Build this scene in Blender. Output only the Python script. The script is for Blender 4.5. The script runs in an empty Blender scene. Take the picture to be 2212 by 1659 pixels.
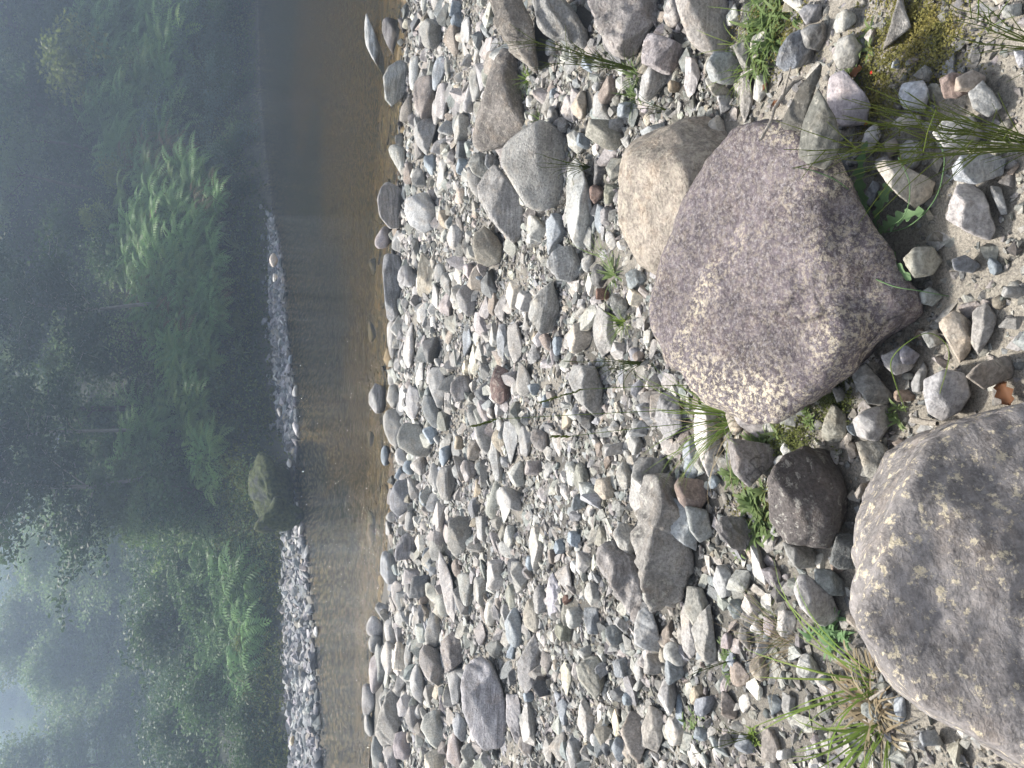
import bpy, bmesh, math, random
import numpy as np
from mathutils import Vector, Matrix
random.seed(7); RNG = np.random.default_rng(7)
R = math.radians
scene = bpy.context.scene
col = scene.collection

# ---------------------------------------------------------------- camera
# a phone held on its side: world up runs towards the left edge of the picture
W2, H2, FPX = 2212.0, 1659.0, 2212.0 * 26 / 36
PITCH = R(21.8); CAMH = 1.55
cam_d = bpy.data.cameras.new('camera'); cam = bpy.data.objects.new('camera', cam_d)
col.objects.link(cam); scene.camera = cam
cam_d.sensor_width = 36; cam_d.lens = 26; cam_d.clip_start = 0.02; cam_d.clip_end = 1500
WATER = -0.5
FWD = Vector((0, math.cos(PITCH), -math.sin(PITCH)))
UPV = Vector((0, math.sin(PITCH), math.cos(PITCH)))
RGT = Vector((1, 0, 0))
CAM = Vector((0, 0, CAMH))
cam.matrix_world = Matrix(((-UPV.x, RGT.x, -FWD.x, CAM.x), (-UPV.y, RGT.y, -FWD.y, CAM.y),
                           (-UPV.z, RGT.z, -FWD.z, CAM.z), (0, 0, 0, 1)))

# ---------------------------------------------------------------- sky, sun, exposure
SUN_EL, SUN_AZ = R(57), R(-28)          # azimuth from +Y (across the river) towards +X
w = bpy.data.worlds.new('World'); scene.world = w; w.use_nodes = True
nt = w.node_tree; bg = nt.nodes['Background']
sky = nt.nodes.new('ShaderNodeTexSky'); sky.sky_type = 'NISHITA'; sky.sun_disc = False
sky.sun_elevation = SUN_EL; sky.sun_rotation = SUN_AZ
sky.air_density = 0.7; sky.dust_density = 4.0; sky.ozone_density = 1.0
hs = nt.nodes.new('ShaderNodeHueSaturation'); hs.inputs['Saturation'].default_value = .45   # hazy, nearly white sky
nt.links.new(sky.outputs[0], hs.inputs['Color']); nt.links.new(hs.outputs[0], bg.inputs[0]); bg.inputs[1].default_value = 0.15
sl = bpy.data.lights.new('sun', 'SUN'); sun = bpy.data.objects.new('sun', sl); col.objects.link(sun)
sl.energy = 4.7; sl.angle = R(5); sl.color = (1.0, 0.94, 0.85)
sdir = Vector((math.sin(SUN_AZ) * math.cos(SUN_EL), math.cos(SUN_AZ) * math.cos(SUN_EL), math.sin(SUN_EL)))
sun.rotation_euler = sdir.to_track_quat('Z', 'Y').to_euler(); sun.location = (0, 0, 60)
vs = scene.view_settings
scene.display_settings.display_device = 'sRGB'
vs.view_transform = 'Standard'; vs.look = 'None'; vs.exposure = 1.0; vs.gamma = 1; vs.use_curve_mapping = False
cy = scene.cycles
cy.max_bounces = 7; cy.diffuse_bounces = 3; cy.glossy_bounces = 2; cy.transmission_bounces = 3
cy.transparent_max_bounces = 10; cy.volume_bounces = 1; cy.use_denoising = True
cy.sample_clamp_indirect = 4; cy.caustics_reflective = False; cy.caustics_refractive = False

# ---------------------------------------------------------------- picture point -> place
def ray(px, py):
    return (FWD * FPX - UPV * (px - W2 / 2) + RGT * (H2 / 2 - py)).normalized()
def on_plane(px, py, z):
    d = ray(px, py); t = (z - CAM.z) / d.z
    return CAM + d * t

def shore(pts, z):
    q = sorted([(p.x, p.y) for p in (on_plane(a, b, z) for a, b in pts)])
    return np.array([a for a, _ in q]), np.array([b for _, b in q])
NX, NY = shore([(895, -150), (882, 0), (868, 130), (868, 300), (858, 420), (850, 600), (848, 720), (838, 850),
                (846, 980), (848, 1080), (832, 1180), (822, 1280), (806, 1400), (800, 1520), (800, 1659), (796, 1900)], WATER)
FX_, FY_ = shore([(552, -250), (557, 0), (562, 200), (572, 330), (588, 450), (604, 520), (618, 620), (622, 720), (636, 830), (645, 930),
                (640, 1010), (640, 1060), (652, 1120), (666, 1200), (678, 1350), (688, 1500), (697, 1659), (715, 1900)], WATER)
BX, BY = shore([(550, -250), (555, 0), (559, 200), (568, 330), (580, 450), (584, 520), (586, 620), (588, 720), (596, 830), (604, 930),
                (634, 1010), (634, 1060), (618, 1120), (614, 1200), (616, 1350), (624, 1500), (632, 1659), (640, 1900)], WATER + 0.12)
def ysn(x): return np.interp(x, NX, NY)
def ysf(x): return np.interp(x, FX_, FY_)
def ysb(x): return np.maximum(np.interp(x, BX, BY), ysf(x) + 0.15)

# ---------------------------------------------------------------- noise
_T = np.random.default_rng(3).random((32, 32, 32))
def vnoise(p):
    i = np.floor(p).astype(int); f = p - i; f = f * f * (3 - 2 * f)
    i0 = i & 31; i1 = (i + 1) & 31
    x0, y0, z0 = i0[..., 0], i0[..., 1], i0[..., 2]; x1, y1, z1 = i1[..., 0], i1[..., 1], i1[..., 2]
    fx, fy, fz = f[..., 0], f[..., 1], f[..., 2]
    a = _T[x0, y0, z0] * (1 - fx) + _T[x1, y0, z0] * fx; b = _T[x0, y1, z0] * (1 - fx) + _T[x1, y1, z0] * fx
    c = _T[x0, y0, z1] * (1 - fx) + _T[x1, y0, z1] * fx; d = _T[x0, y1, z1] * (1 - fx) + _T[x1, y1, z1] * fx
    return ((a * (1 - fy) + b * fy) * (1 - fz) + (c * (1 - fy) + d * fy) * fz) * 2 - 1
def fbm(p, n=4):
    s = 0; a = 1.0; t = 0
    for k in range(n):
        s = s + a * vnoise(p * 2 ** k + 7.3 * k); t += a; a *= .5
    return s / t

def ground(x, y):
    x = np.asarray(x, float); y = np.asarray(y, float)
    n = ysn(x); f = ysf(x); b = ysb(x)
    P = np.stack([x, y, 0 * x], -1)
    beach = WATER * np.clip((y - 1.2) / (n - 1.2), -0.2, 1) ** 1.0 + 0.05 * vnoise(P * 0.9) * np.clip((n - y) / 2, 0, 1)
    dn = np.clip(y - n, 0, None); df = np.clip(f - y, 0, None)
    bed = WATER - np.minimum(np.minimum(0.085 * dn + .01 * dn * dn, 0.40 * df), 1.0)
    z = np.where(y < n, beach, bed)
    strip = WATER + 0.12 * np.clip((y - f) / np.maximum(b - f, .1), 0, 1)
    z = np.where(y >= f, strip, z)
    d = np.clip(y - b, 0, None)
    sl = np.interp(x, [-60, -14, -6, -1, 4, 9, 40], [0.14, 0.14, 0.20, 0.40, 0.60, 0.74, 0.8])
    bank = np.interp(x, [-14, -4, 2, 10, 20], [0.5, 0.8, 1.5, 1.5, 0.7])
    hill = WATER + .12 + bank * (1 - np.exp(-d * 1.3)) + sl * np.clip(d - 0.5, 0, None) * (1 - .25 * np.clip(d / 100, 0, 1))
    hill = hill + np.clip(d - 50, 0, None) * np.interp(x / np.maximum(y, 1), [-.25, .1], [.36, .05])
    hill = np.minimum(hill, 42 + 5 * fbm(P * .03 + 3, 2))
    hill = hill + np.clip(d, 0, 1) * 0.25 * fbm(P * 0.6 + 5, 3) + np.clip(d / 8, 0, 1) * 1.1 * vnoise(P * .13 + 9)
    return np.where(y > b, hill, z)
def gz(x, y): return float(ground(np.array([x]), np.array([y]))[0])
def hit(px, py, tmin=0.6, tmax=260):
    d = ray(px, py); ts = np.geomspace(tmin, tmax, 700)
    X = CAM.x + d.x * ts; Y = CAM.y + d.y * ts; Z = CAM.z + d.z * ts
    G = ground(X, Y); k = np.argmax(Z < G)
    if not (Z < G).any(): return None
    return Vector((X[k], Y[k], G[k]))

# ---------------------------------------------------------------- meshes from arrays
def mesh_np(name, V, F, smooth=True, cols=None, mats=None):
    V = np.asarray(V, np.float32); F = np.asarray(F, np.int32); k = F.shape[1]
    me = bpy.data.meshes.new(name)
    me.vertices.add(len(V)); me.vertices.foreach_set('co', V.ravel())
    me.loops.add(F.size); me.loops.foreach_set('vertex_index', F.ravel())
    me.polygons.add(len(F)); me.polygons.foreach_set('loop_start', np.arange(len(F), dtype=np.int32) * k)
    me.polygons.foreach_set('loop_total', np.full(len(F), k, np.int32))
    if isinstance(smooth, bool): smooth = np.full(len(F), smooth)
    me.polygons.foreach_set('use_smooth', smooth)
    if mats is not None: me.polygons.foreach_set('material_index', mats)
    if cols is not None:
        a = me.color_attributes.new('Col', 'BYTE_COLOR', 'POINT')
        c = np.ones((len(V), 4), np.float32); c[:, :3] = cols; a.data.foreach_set('color', c.ravel())
    me.update(calc_edges=True)
    return me
def add(name, me, mat=None, parent=None, loc=None, rot=None):
    o = bpy.data.objects.new(name, me); col.objects.link(o)
    if mat is not None and not me.materials: me.materials.append(mat)
    if parent is not None: o.parent = parent
    if loc is not None: o.location = loc
    if rot is not None: o.rotation_euler = rot
    return o
def tag(o, label=None, cat=None, group=None, kind=None):
    if label: o['label'] = label
    if cat: o['category'] = cat
    if group: o['group'] = group
    if kind: o['kind'] = kind
    return o
_ICO = {}
def ico(s):
    if s not in _ICO:
        bm = bmesh.new(); bmesh.ops.create_icosphere(bm, subdivisions=s, radius=1)
        _ICO[s] = (np.array([v.co[:] for v in bm.verts]), np.array([[v.index for v in f.verts] for f in bm.faces])); bm.free()
    return _ICO[s]
def tube_np(pts, rad, n=6):
    """one tube through pts with a radius per point"""
    pts = [Vector(p) for p in pts]; V = []; F = []
    for i, p in enumerate(pts):
        t = (pts[min(i + 1, len(pts) - 1)] - pts[max(i - 1, 0)]).normalized()
        a = t.cross(Vector((0.31, 0.2, 0.93))).normalized(); b = t.cross(a)
        for k in range(n):
            an = 2 * math.pi * k / n
            V.append(p + (a * math.cos(an) + b * math.sin(an)) * rad[i])
    for i in range(len(pts) - 1):
        for k in range(n):
            F.append((i * n + k, i * n + (k + 1) % n, (i + 1) * n + (k + 1) % n, (i + 1) * n + k))
    return np.array([v[:] for v in V]), np.array(F)
class Acc:
    def __init__(s): s.V = []; s.F = []; s.n = 0
    def add(s, V, F):
        s.V.append(np.asarray(V, float)); s.F.append(np.asarray(F) + s.n); s.n += len(V)
    def mesh(s, name, smooth=True): return mesh_np(name, np.concatenate(s.V), np.concatenate(s.F), smooth)

# ---------------------------------------------------------------- materials
def newmat(name):
    m = bpy.data.materials.new(name); m.use_nodes = True
    return m, m.node_tree.nodes, m.node_tree.links, m.node_tree.nodes['Principled BSDF']
def noise(nd, ln, vec, scale, detail=4, rough=.55, dist=0):
    n = nd.new('ShaderNodeTexNoise'); n.inputs['Scale'].default_value = scale; n.inputs['Detail'].default_value = detail
    n.inputs['Roughness'].default_value = rough; n.inputs['Distortion'].default_value = dist
    if vec is not None: ln.new(vec, n.inputs['Vector'])
    return n.outputs['Fac']
def ramp(nd, ln, fac, stops):
    r = nd.new('ShaderNodeValToRGB'); cr = r.color_ramp
    while len(cr.elements) > 1: cr.elements.remove(cr.elements[0])
    cr.elements[0].position = stops[0][0]; c = stops[0][1]; cr.elements[0].color = (c, c, c, 1) if not hasattr(c, '__len__') else (*c, 1)
    for p, c in stops[1:]:
        e = cr.elements.new(p); e.color = (c, c, c, 1) if not hasattr(c, '__len__') else (*c, 1)
    ln.new(fac, r.inputs['Fac']); return r.outputs['Color']
def mix(nd, ln, fac, a, b, mode='MIX'):
    m = nd.new('ShaderNodeMix'); m.data_type = 'RGBA'; m.blend_type = mode
    for s, v in ((0, fac), (6, a), (7, b)):
        if isinstance(v, bpy.types.NodeSocket): ln.new(v, m.inputs[s])
        elif hasattr(v, '__len__'): m.inputs[s].default_value = (*v, 1)
        elif s == 0: m.inputs[0].default_value = v
        else: m.inputs[s].default_value = (v, v, v, 1)
    return m.outputs[2]
def bump(nd, ln, h, strength, dist, nrm=None):
    b = nd.new('ShaderNodeBump'); b.inputs['Strength'].default_value = strength; b.inputs['Distance'].default_value = dist
    ln.new(h, b.inputs['Height'])
    if nrm is not None: ln.new(nrm, b.inputs['Normal'])
    return b.outputs[0]
def coords(nd, ln, obj=True):
    tc = nd.new('ShaderNodeTexCoord')
    if not obj: return tc.outputs['Object']
    oi = nd.new('ShaderNodeObjectInfo'); vm = nd.new('ShaderNodeVectorMath'); vm.operation = 'MULTIPLY_ADD'
    cb = nd.new('ShaderNodeCombineXYZ')
    for i in range(3): ln.new(oi.outputs['Random'], cb.inputs[i])
    ln.new(cb.outputs[0], vm.inputs[0]); vm.inputs[1].default_value = (37, 91, 53); ln.new(tc.outputs['Object'], vm.inputs[2])
    return vm.outputs[0]

def stone_mat(name, src='object', lichen=(0.5, 0.47, 0.40), l_lo=.60, l_hi=.66, l_amt=.5, l_scale=45, patch=None, wet=False, band=.3, grain=1.0, bumpd=.012, crack=0, l_rough=.68, l_dist=.3, mottle=0):
    m, nd, ln, bs = newmat(name)
    if src == 'object':
        v = coords(nd, ln); oi = nd.new('ShaderNodeObjectInfo'); base = oi.outputs['Color']
    else:
        v = coords(nd, ln, False); at = nd.new('ShaderNodeAttribute'); at.attribute_name = 'Col'; base = at.outputs['Color']
    big = noise(nd, ln, v, 5.5, 3, .6, .4)
    c = mix(nd, ln, 1.0, base, ramp(nd, ln, big, [(.3, .72), (.7, 1.28)]), 'MULTIPLY')
    fine = noise(nd, ln, v, 90 * grain, 6, .7)
    c = mix(nd, ln, 1.0, c, ramp(nd, ln, fine, [(.30, .55), (.5, 1.0), (.72, 1.5)]), 'MULTIPLY')
    # bedding bands
    mp = nd.new('ShaderNodeMapping'); mp.inputs['Scale'].default_value = (2.5, 4, 30); mp.inputs['Rotation'].default_value = (.25, .5, .2)
    ln.new(v, mp.inputs['Vector']); bd = noise(nd, ln, mp.outputs[0], 1.6, 5, .65, .6)
    c = mix(nd, ln, band, c, mix(nd, ln, 1.0, c, ramp(nd, ln, bd, [(.35, .55), (.5, 1.0), (.65, 1.6)]), 'MULTIPLY'))
    # mineral hue drift
    hue = noise(nd, ln, v, 13, 3, .6)
    c = mix(nd, ln, ramp(nd, ln, hue, [(.52, 0), (.75, .45)]), c, mix(nd, ln, 1.0, c, (1.16, .98, .78), 'MULTIPLY'))
    # lichen and mineral specks
    sp = noise(nd, ln, v, l_scale, 7, l_rough, l_dist)
    mask = ramp(nd, ln, sp, [(l_lo, 0), (l_hi, l_amt)])
    if patch:
        pm = noise(nd, ln, v, patch[0], 3, .6, .8)
        mask = mix(nd, ln, 1.0, mask, ramp(nd, ln, pm, [(patch[1], .22), (patch[2], 1)]), 'MULTIPLY')
    c = mix(nd, ln, mask, c, lichen)
    if mottle: c = mix(nd, ln, ramp(nd, ln, noise(nd, ln, v, 120, 5, .8), [(.50, 0), (.62, mottle)]), c, (.40, .375, .37))
    pit = noise(nd, ln, v, 60, 3, .6)
    c = mix(nd, ln, ramp(nd, ln, pit, [(.28, .6), (.36, 0)]), c, mix(nd, ln, 1.0, c, .45, 'MULTIPLY'))
    if crack:
        ck = nd.new('ShaderNodeMath'); ck.operation = 'SUBTRACT'; ln.new(noise(nd, ln, v, crack, 4, .55, .8), ck.inputs[0]); ck.inputs[1].default_value = .5
        ca = nd.new('ShaderNodeMath'); ca.operation = 'ABSOLUTE'; ln.new(ck.outputs[0], ca.inputs[0]); crk = ramp(nd, ln, ca.outputs[0], [(.0, 0), (.006, 1)])
        gate = ramp(nd, ln, noise(nd, ln, v, crack * 1.3, 2, .5), [(.60, 1), (.64, 0)]); crk = mix(nd, ln, 1.0, crk, gate, 'LIGHTEN')
        c = mix(nd, ln, 1.0, c, mix(nd, ln, crk, .35, 1.0), 'MULTIPLY')
    gp = nd.new('ShaderNodeNewGeometry'); sx = nd.new('ShaderNodeSeparateXYZ'); ln.new(gp.outputs['Position'], sx.inputs[0])
    mr = nd.new('ShaderNodeMapRange'); mr.inputs['From Min'].default_value = WATER + .02; mr.inputs['From Max'].default_value = WATER + .055; ln.new(sx.outputs['Z'], mr.inputs['Value'])
    c = mix(nd, ln, 1.0, c, mix(nd, ln, mr.outputs[0], (.40, .37, .32), (1, 1, 1)), 'MULTIPLY')      # wet below the splash line
    ln.new(c, bs.inputs['Base Color'])
    bs.inputs['Roughness'].default_value = .32 if wet else .82
    bs.inputs['Specular IOR Level'].default_value = .5 if wet else .3
    h = mix(nd, ln, .5, fine, mix(nd, ln, .5, bd, noise(nd, ln, v, 26, 5, .65)))
    ln.new(bump(nd, ln, h, .9, bumpd), bs.inputs['Normal'])
    return m
M = {}
M['stone'] = stone_mat('stone')
M['gravel'] = stone_mat('gravel_stone', 'attr', l_lo=.64, l_hi=.7, l_amt=.35, band=.35)
M['lichen'] = stone_mat('lichened_stone', lichen=(.55, .53, .47), l_lo=.55, l_hi=.60, l_amt=.75, l_scale=40, patch=(4, .42, .58), bumpd=.03, crack=1.8)
M['pitted'] = stone_mat('pitted_stone', lichen=(.48, .44, .38), l_lo=.52, l_hi=.62, l_amt=.6, l_scale=38, bumpd=.03)
M['purple'] = stone_mat('purple_boulder_stone', lichen=(.58, .51, .38), l_lo=.49, l_hi=.56, l_amt=.9, l_scale=70, l_rough=.82, l_dist=0, mottle=.5, patch=(2.2, .48, .58), band=.22, bumpd=.02, grain=.5, crack=1.3)
M['spotted'] = stone_mat('spotted_boulder_stone', lichen=(.60, .52, .37), l_lo=.555, l_hi=.60, l_amt=.9, l_scale=44, l_rough=.75, l_dist=0, mottle=.35, patch=(3, .22, .42), band=.2, bumpd=.018, grain=.5)
M['tan'] = stone_mat('tan_boulder_stone', crack=1.6, bumpd=.025, lichen=(.56, .50, .40), l_lo=.47, l_hi=.6, l_amt=.6, l_scale=42, patch=(3, .35, .5), band=.2)
M['schist'] = stone_mat('folded_schist_stone', band=.75, l_amt=.35, bumpd=.025)

def leaf_mat(name, c1, c2, trans=.35, rough=.5, vary=.6, scale=1.2):
    m, nd, ln, bs = newmat(name)
    tc = nd.new('ShaderNodeTexCoord'); oi = nd.new('ShaderNodeObjectInfo')
    n = noise(nd, ln, tc.outputs['Object'], scale, 3, .7)
    c = mix(nd, ln, ramp(nd, ln, n, [(.3, 0), (.7, 1)]), c1, c2)
    r = ramp(nd, ln, oi.outputs['Random'], [(0, 1 - vary * .5), (1, 1 + vary * .5)])
    c = mix(nd, ln, 1.0, c, r, 'MULTIPLY')
    ln.new(c, bs.inputs['Base Color']); bs.inputs['Roughness'].default_value = rough
    bs.inputs['Specular IOR Level'].default_value = .15
    t = nd.new('ShaderNodeBsdfTranslucent'); ln.new(c, t.inputs['Color'])
    ms = nd.new('ShaderNodeMixShader'); ms.inputs[0].default_value = min(.5, trans * 1.25)
    ln.new(bs.outputs[0], ms.inputs[1]); ln.new(t.outputs[0], ms.inputs[2])
    ln.new(ms.outputs[0], nd['Material Output'].inputs['Surface'])
    return m
M['fern'] = leaf_mat('fern_green', (.12, .23, .085), (.21, .35, .13), .4, .5, .7)
M['fern_yellow'] = leaf_mat('fern_yellow_green', (.15, .25, .08), (.22, .32, .11), .4)
M['fern_brown'] = leaf_mat('fern_brown', (.16, .11, .05), (.12, .12, .06), .3)
M['blue_leaf'] = leaf_mat('bluish_shrub_leaf', (.07, .13, .09), (.17, .24, .18), .3, .5)
M['yellow_leaf'] = leaf_mat('yellow_green_leaf', (.16, .22, .05), (.26, .30, .09), .4)
M['dark_leaf'] = leaf_mat('dark_forest_leaf', (.04, .085, .035), (.10, .16, .06), .3, .5, .7, .5)
M['mid_leaf'] = leaf_mat('beech_leaf', (.11, .18, .07), (.20, .27, .11), .35, .5, .6, .4)
M['moss'] = leaf_mat('moss', (.17, .18, .05), (.08, .11, .035), .1, .9, .3, 2.5)
M['flax'] = leaf_mat('flax_leaf', (.10, .15, .07), (.20, .24, .13), .2, .4)
M['grass'] = leaf_mat('grass_blade', (.16, .26, .05), (.24, .30, .08), .35, .5, .3, 6)
M['broom'] = leaf_mat('broom_stem', (.075, .12, .02), (.14, .16, .03), .2, .5, .3, 8)
M['straw'] = leaf_mat('dry_straw', (.38, .33, .22), (.24, .18, .11), .3, .7, .3, 20)
M['herb'] = leaf_mat('herb_leaf', (.13, .20, .07), (.22, .28, .12), .35, .5, .3, 10)
M['dandelion'] = leaf_mat('dandelion_leaf', (.13, .23, .10), (.20, .32, .15), .35, .5, .1, 10)
M['mat_plant'] = leaf_mat('olive_mat_leaf', (.15, .16, .05), (.28, .24, .08), .3, .6, .3, 14)
M['berry'] = leaf_mat('berry_red', (.5, .03, .02), (.35, .03, .02), 0, .3)
M['dead_leaf'] = leaf_mat('dead_leaf', (.26, .12, .06), (.18, .09, .05), .3, .6)
def bark(name, c1, c2, s=6):
    m, nd, ln, bs = newmat(name)
    tc = nd.new('ShaderNodeTexCoord'); mp = nd.new('ShaderNodeMapping'); mp.inputs['Scale'].default_value = (3, 3, .6)
    ln.new(tc.outputs['Object'], mp.inputs['Vector']); n = noise(nd, ln, mp.outputs[0], s, 6, .7)
    ln.new(ramp(nd, ln, n, [(.3, c1), (.7, c2)]), bs.inputs['Base Color']); bs.inputs['Roughness'].default_value = .9
    ln.new(bump(nd, ln, n, .8, .02), bs.inputs['Normal']); return m
M['bark'] = bark('dark_bark', (.035, .028, .024), (.12, .095, .08))
M['pale_bark'] = bark('pale_bark', (.16, .15, .13), (.36, .35, .32))
M['driftwood'] = bark('driftwood', (.10, .09, .08), (.24, .21, .18), 20)
M['bleached'] = bark('bleached_twig', (.26, .23, .19), (.48, .44, .38), 30)

# terrain
m, nd, ln, bs = newmat('riverside_ground'); M['ground'] = m
geo = nd.new('ShaderNodeNewGeometry'); at = nd.new('ShaderNodeAttribute'); at.attribute_name = 'Col'
sep = nd.new('ShaderNodeSeparateColor'); ln.new(at.outputs['Color'], sep.inputs[0])
P_ = geo.outputs['Position']
n1 = noise(nd, ln, P_, 170, 4, .85); n2 = noise(nd, ln, P_, 14, 5, .65); n3 = noise(nd, ln, P_, 2, 4, .6)
grit = ramp(nd, ln, n1, [(.32, (.10, .095, .09)), (.48, (.29, .265, .225)), (.6, (.42, .385, .32)), (.75, (.56, .53, .47))])
sand = mix(nd, ln, 1.0, grit, ramp(nd, ln, n2, [(.3, .75), (.7, 1.15)]), 'MULTIPLY')
darkg = mix(nd, ln, 1.0, grit, (.30, .31, .32), 'MULTIPLY')
c = mix(nd, ln, sep.outputs[2], darkg, sand)
vor = nd.new('ShaderNodeTexVoronoi'); vor.feature = 'F1'; vor.inputs['Scale'].default_value = 9; ln.new(P_, vor.inputs['Vector'])
bedc = mix(nd, ln, 1.0, ramp(nd, ln, vor.outputs['Distance'], [(.1, (.28, .22, .115)), (.45, (.17, .135, .075)), (.6, (.025, .022, .015))]),
           ramp(nd, ln, noise(nd, ln, P_, 3.2, 4, .7), [(.3, .6), (.7, 1.25)]), 'MULTIPLY')
c = mix(nd, ln, sep.outputs[0], c, bedc)
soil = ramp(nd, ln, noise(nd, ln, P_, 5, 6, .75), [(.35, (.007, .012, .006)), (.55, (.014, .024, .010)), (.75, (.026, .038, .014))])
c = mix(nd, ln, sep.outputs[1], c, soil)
ln.new(c, bs.inputs['Base Color']); bs.inputs['Roughness'].default_value = .92
ln.new(bump(nd, ln, mix(nd, ln, .4, n1, n2), .9, .012), bs.inputs['Normal'])

# river water: clear, tea-coloured, small ripples
m, nd, ln, bs = newmat('river_water'); M['water'] = m
nd.remove(bs)
geo = nd.new('ShaderNodeNewGeometry'); mp = nd.new('ShaderNodeMapping'); mp.inputs['Scale'].default_value = (.8, 1.6, 1)
ln.new(geo.outputs['Position'], mp.inputs['Vector'])
wn = noise(nd, ln, mp.outputs[0], 9.0, 3, .6, 1.2); wn2 = noise(nd, ln, mp.outputs[0], 2.2, 2, .5, .6)
b1 = bump(nd, ln, wn, 1.0, .022); b2 = bump(nd, ln, wn2, .9, .035, b1)
fr = nd.new('ShaderNodeFresnel'); fr.inputs['IOR'].default_value = 1.33; ln.new(b2, fr.inputs['Normal'])
gl = nd.new('ShaderNodeBsdfGlossy'); gl.inputs['Roughness'].default_value = .045; ln.new(b2, gl.inputs['Normal'])
tr = nd.new('ShaderNodeBsdfTransparent')
tr.inputs['Color'].default_value = (.95, .90, .74, 1)
di = nd.new('ShaderNodeBsdfDiffuse'); di.inputs['Color'].default_value = (.06, .055, .02, 1)
m1 = nd.new('ShaderNodeMixShader'); m1.inputs[0].default_value = .07; ln.new(tr.outputs[0], m1.inputs[1]); ln.new(di.outputs[0], m1.inputs[2])
m2 = nd.new('ShaderNodeMixShader'); ln.new(fr.outputs[0], m2.inputs[0]); ln.new(m1.outputs[0], m2.inputs[1]); ln.new(gl.outputs[0], m2.inputs[2])
ln.new(m2.outputs[0], nd['Material Output'].inputs['Surface'])

# ---------------------------------------------------------------- the ground, one sheet
xs = np.unique(np.concatenate([np.linspace(-7, 7, 180), np.sign(np.linspace(-1, 1, 120)) * np.abs(np.linspace(-1, 1, 120)) ** 2.2 * 220 * 1.0]))
ys = np.unique(np.concatenate([np.linspace(-6, 0.3, 12), np.linspace(.4, 11, 200), np.geomspace(11, 90, 230), np.geomspace(90, 300, 60)]))
X, Y = np.meshgrid(xs, ys); Z = ground(X, Y)
PP = np.stack([X, Y, 0 * X], -1)
Z = Z + np.where(Y < ysn(X), .012 * fbm(PP * 6, 3), 0)
cb = np.zeros(X.shape + (3,))
cb[..., 0] = ((Y > ysn(X) - .15) & (Y < ysf(X))).astype(float)
cb[..., 1] = np.clip((Y - ysb(X)) / .4, 0, 1)
cb[..., 2] = np.clip((2.6 - Y) / 1.6 + .6 * fbm(PP * 1.1 + 4, 3), 0.05, 1) + (Y < ysn(X)) * np.clip((fbm(PP * 1.6 + 11, 2) - .22) * 4, 0, .6)
cb = np.clip(cb, 0, 1)
nx, ny = len(xs), len(ys); idx = np.arange(nx * ny).reshape(ny, nx)
F = np.stack([idx[:-1, :-1], idx[:-1, 1:], idx[1:, 1:], idx[1:, :-1]], -1).reshape(-1, 4)
tag(add('ground', mesh_np('ground', np.stack([X, Y, Z], -1).reshape(-1, 3), F, True, cb.reshape(-1, 3)), M['ground']),
    'stony river beach, river bed and soil of the wooded far bank', kind='structure')
ab = nd.new('ShaderNodeVolumeAbsorption'); ab.inputs['Color'].default_value = (.73, .66, .25, 1); ab.inputs['Density'].default_value = .55
ln.new(ab.outputs[0], nd['Material Output'].inputs['Volume'])
V = [(x, y, z) for x in (-215, 215) for y in (4, 125) for z in (-3, WATER)]
tag(add('water', mesh_np('water', V, [(0, 1, 3, 2), (4, 6, 7, 5), (0, 4, 5, 1), (2, 3, 7, 6), (0, 2, 6, 4), (1, 5, 7, 3)], False), M['water']),
    'shallow clear brown river with small ripples', kind='structure')
# ---------------------------------------------------------------- stones
COL = {'pg': (.43, .42, .395), 'g': (.30, .295, .28), 'dg': (.15, .155, .16), 'bg': (.25, .285, .315), 'w': (.60, .59, .56),
       'br': (.25, .215, .185), 'rb': (.21, .13, .10), 't': (.36, .31, .235), 'pu': (.112, .090, .101), 'cr': (.58, .52, .40),
       'ol': (.27, .26, .20), 'or': (.32, .25, .20), 'lp': (.36, .32, .32)}
CNAME = {'pg': 'pale grey', 'g': 'mid grey', 'dg': 'dark grey', 'bg': 'blue-grey', 'w': 'whitish', 'br': 'brownish grey', 'rb': 'rusty brown',
         't': 'tan', 'pu': 'purplish', 'cr': 'cream', 'ol': 'olive grey', 'or': 'orange-brown', 'lp': 'pinkish grey'}
SNAME = {'r': 'rounded', 'a': 'angular', 's': 'flat', 'b': 'blocky', 'o': 'smooth oval'}

def facets(shape, rng):
    if shape in 'ro':
        n = 16; m = rng.normal(size=(n, 3)); k = rng.uniform(.80, 1.0, n); p = 7
    elif shape == 'a':
        n = 15; m = rng.normal(size=(n, 3)); k = rng.uniform(.58, .95, n); p = 48
    elif shape == 's':
        n = 11; m = rng.normal(size=(n, 3)); m[:, 2] *= .35; k = rng.uniform(.62, .92, n)
        m = np.vstack([m, [[.08, .1, 1], [-.1, .05, -1], rng.normal(size=3) * .4 + [0, 0, .7]]]); k = np.append(k, [.62, .6, .72]); p = 44
    else:
        a = rng.uniform(0, 1.5); ca, sa = math.cos(a), math.sin(a)
        m = np.array([[ca, sa, 0], [-ca, -sa, .1], [-sa, ca, .15], [sa, -ca, 0], [.1, 0, 1], [0, .1, -1]]) + rng.normal(size=(6, 3)) * .13
        k = rng.uniform(.56, .68, 6); m2 = rng.normal(size=(6, 3)); m = np.vstack([m, m2]); k = np.append(k, rng.uniform(.8, .98, 6)); p = 44
    m = m / np.linalg.norm(m, axis=1)[:, None]
    return m, k, p

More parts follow.
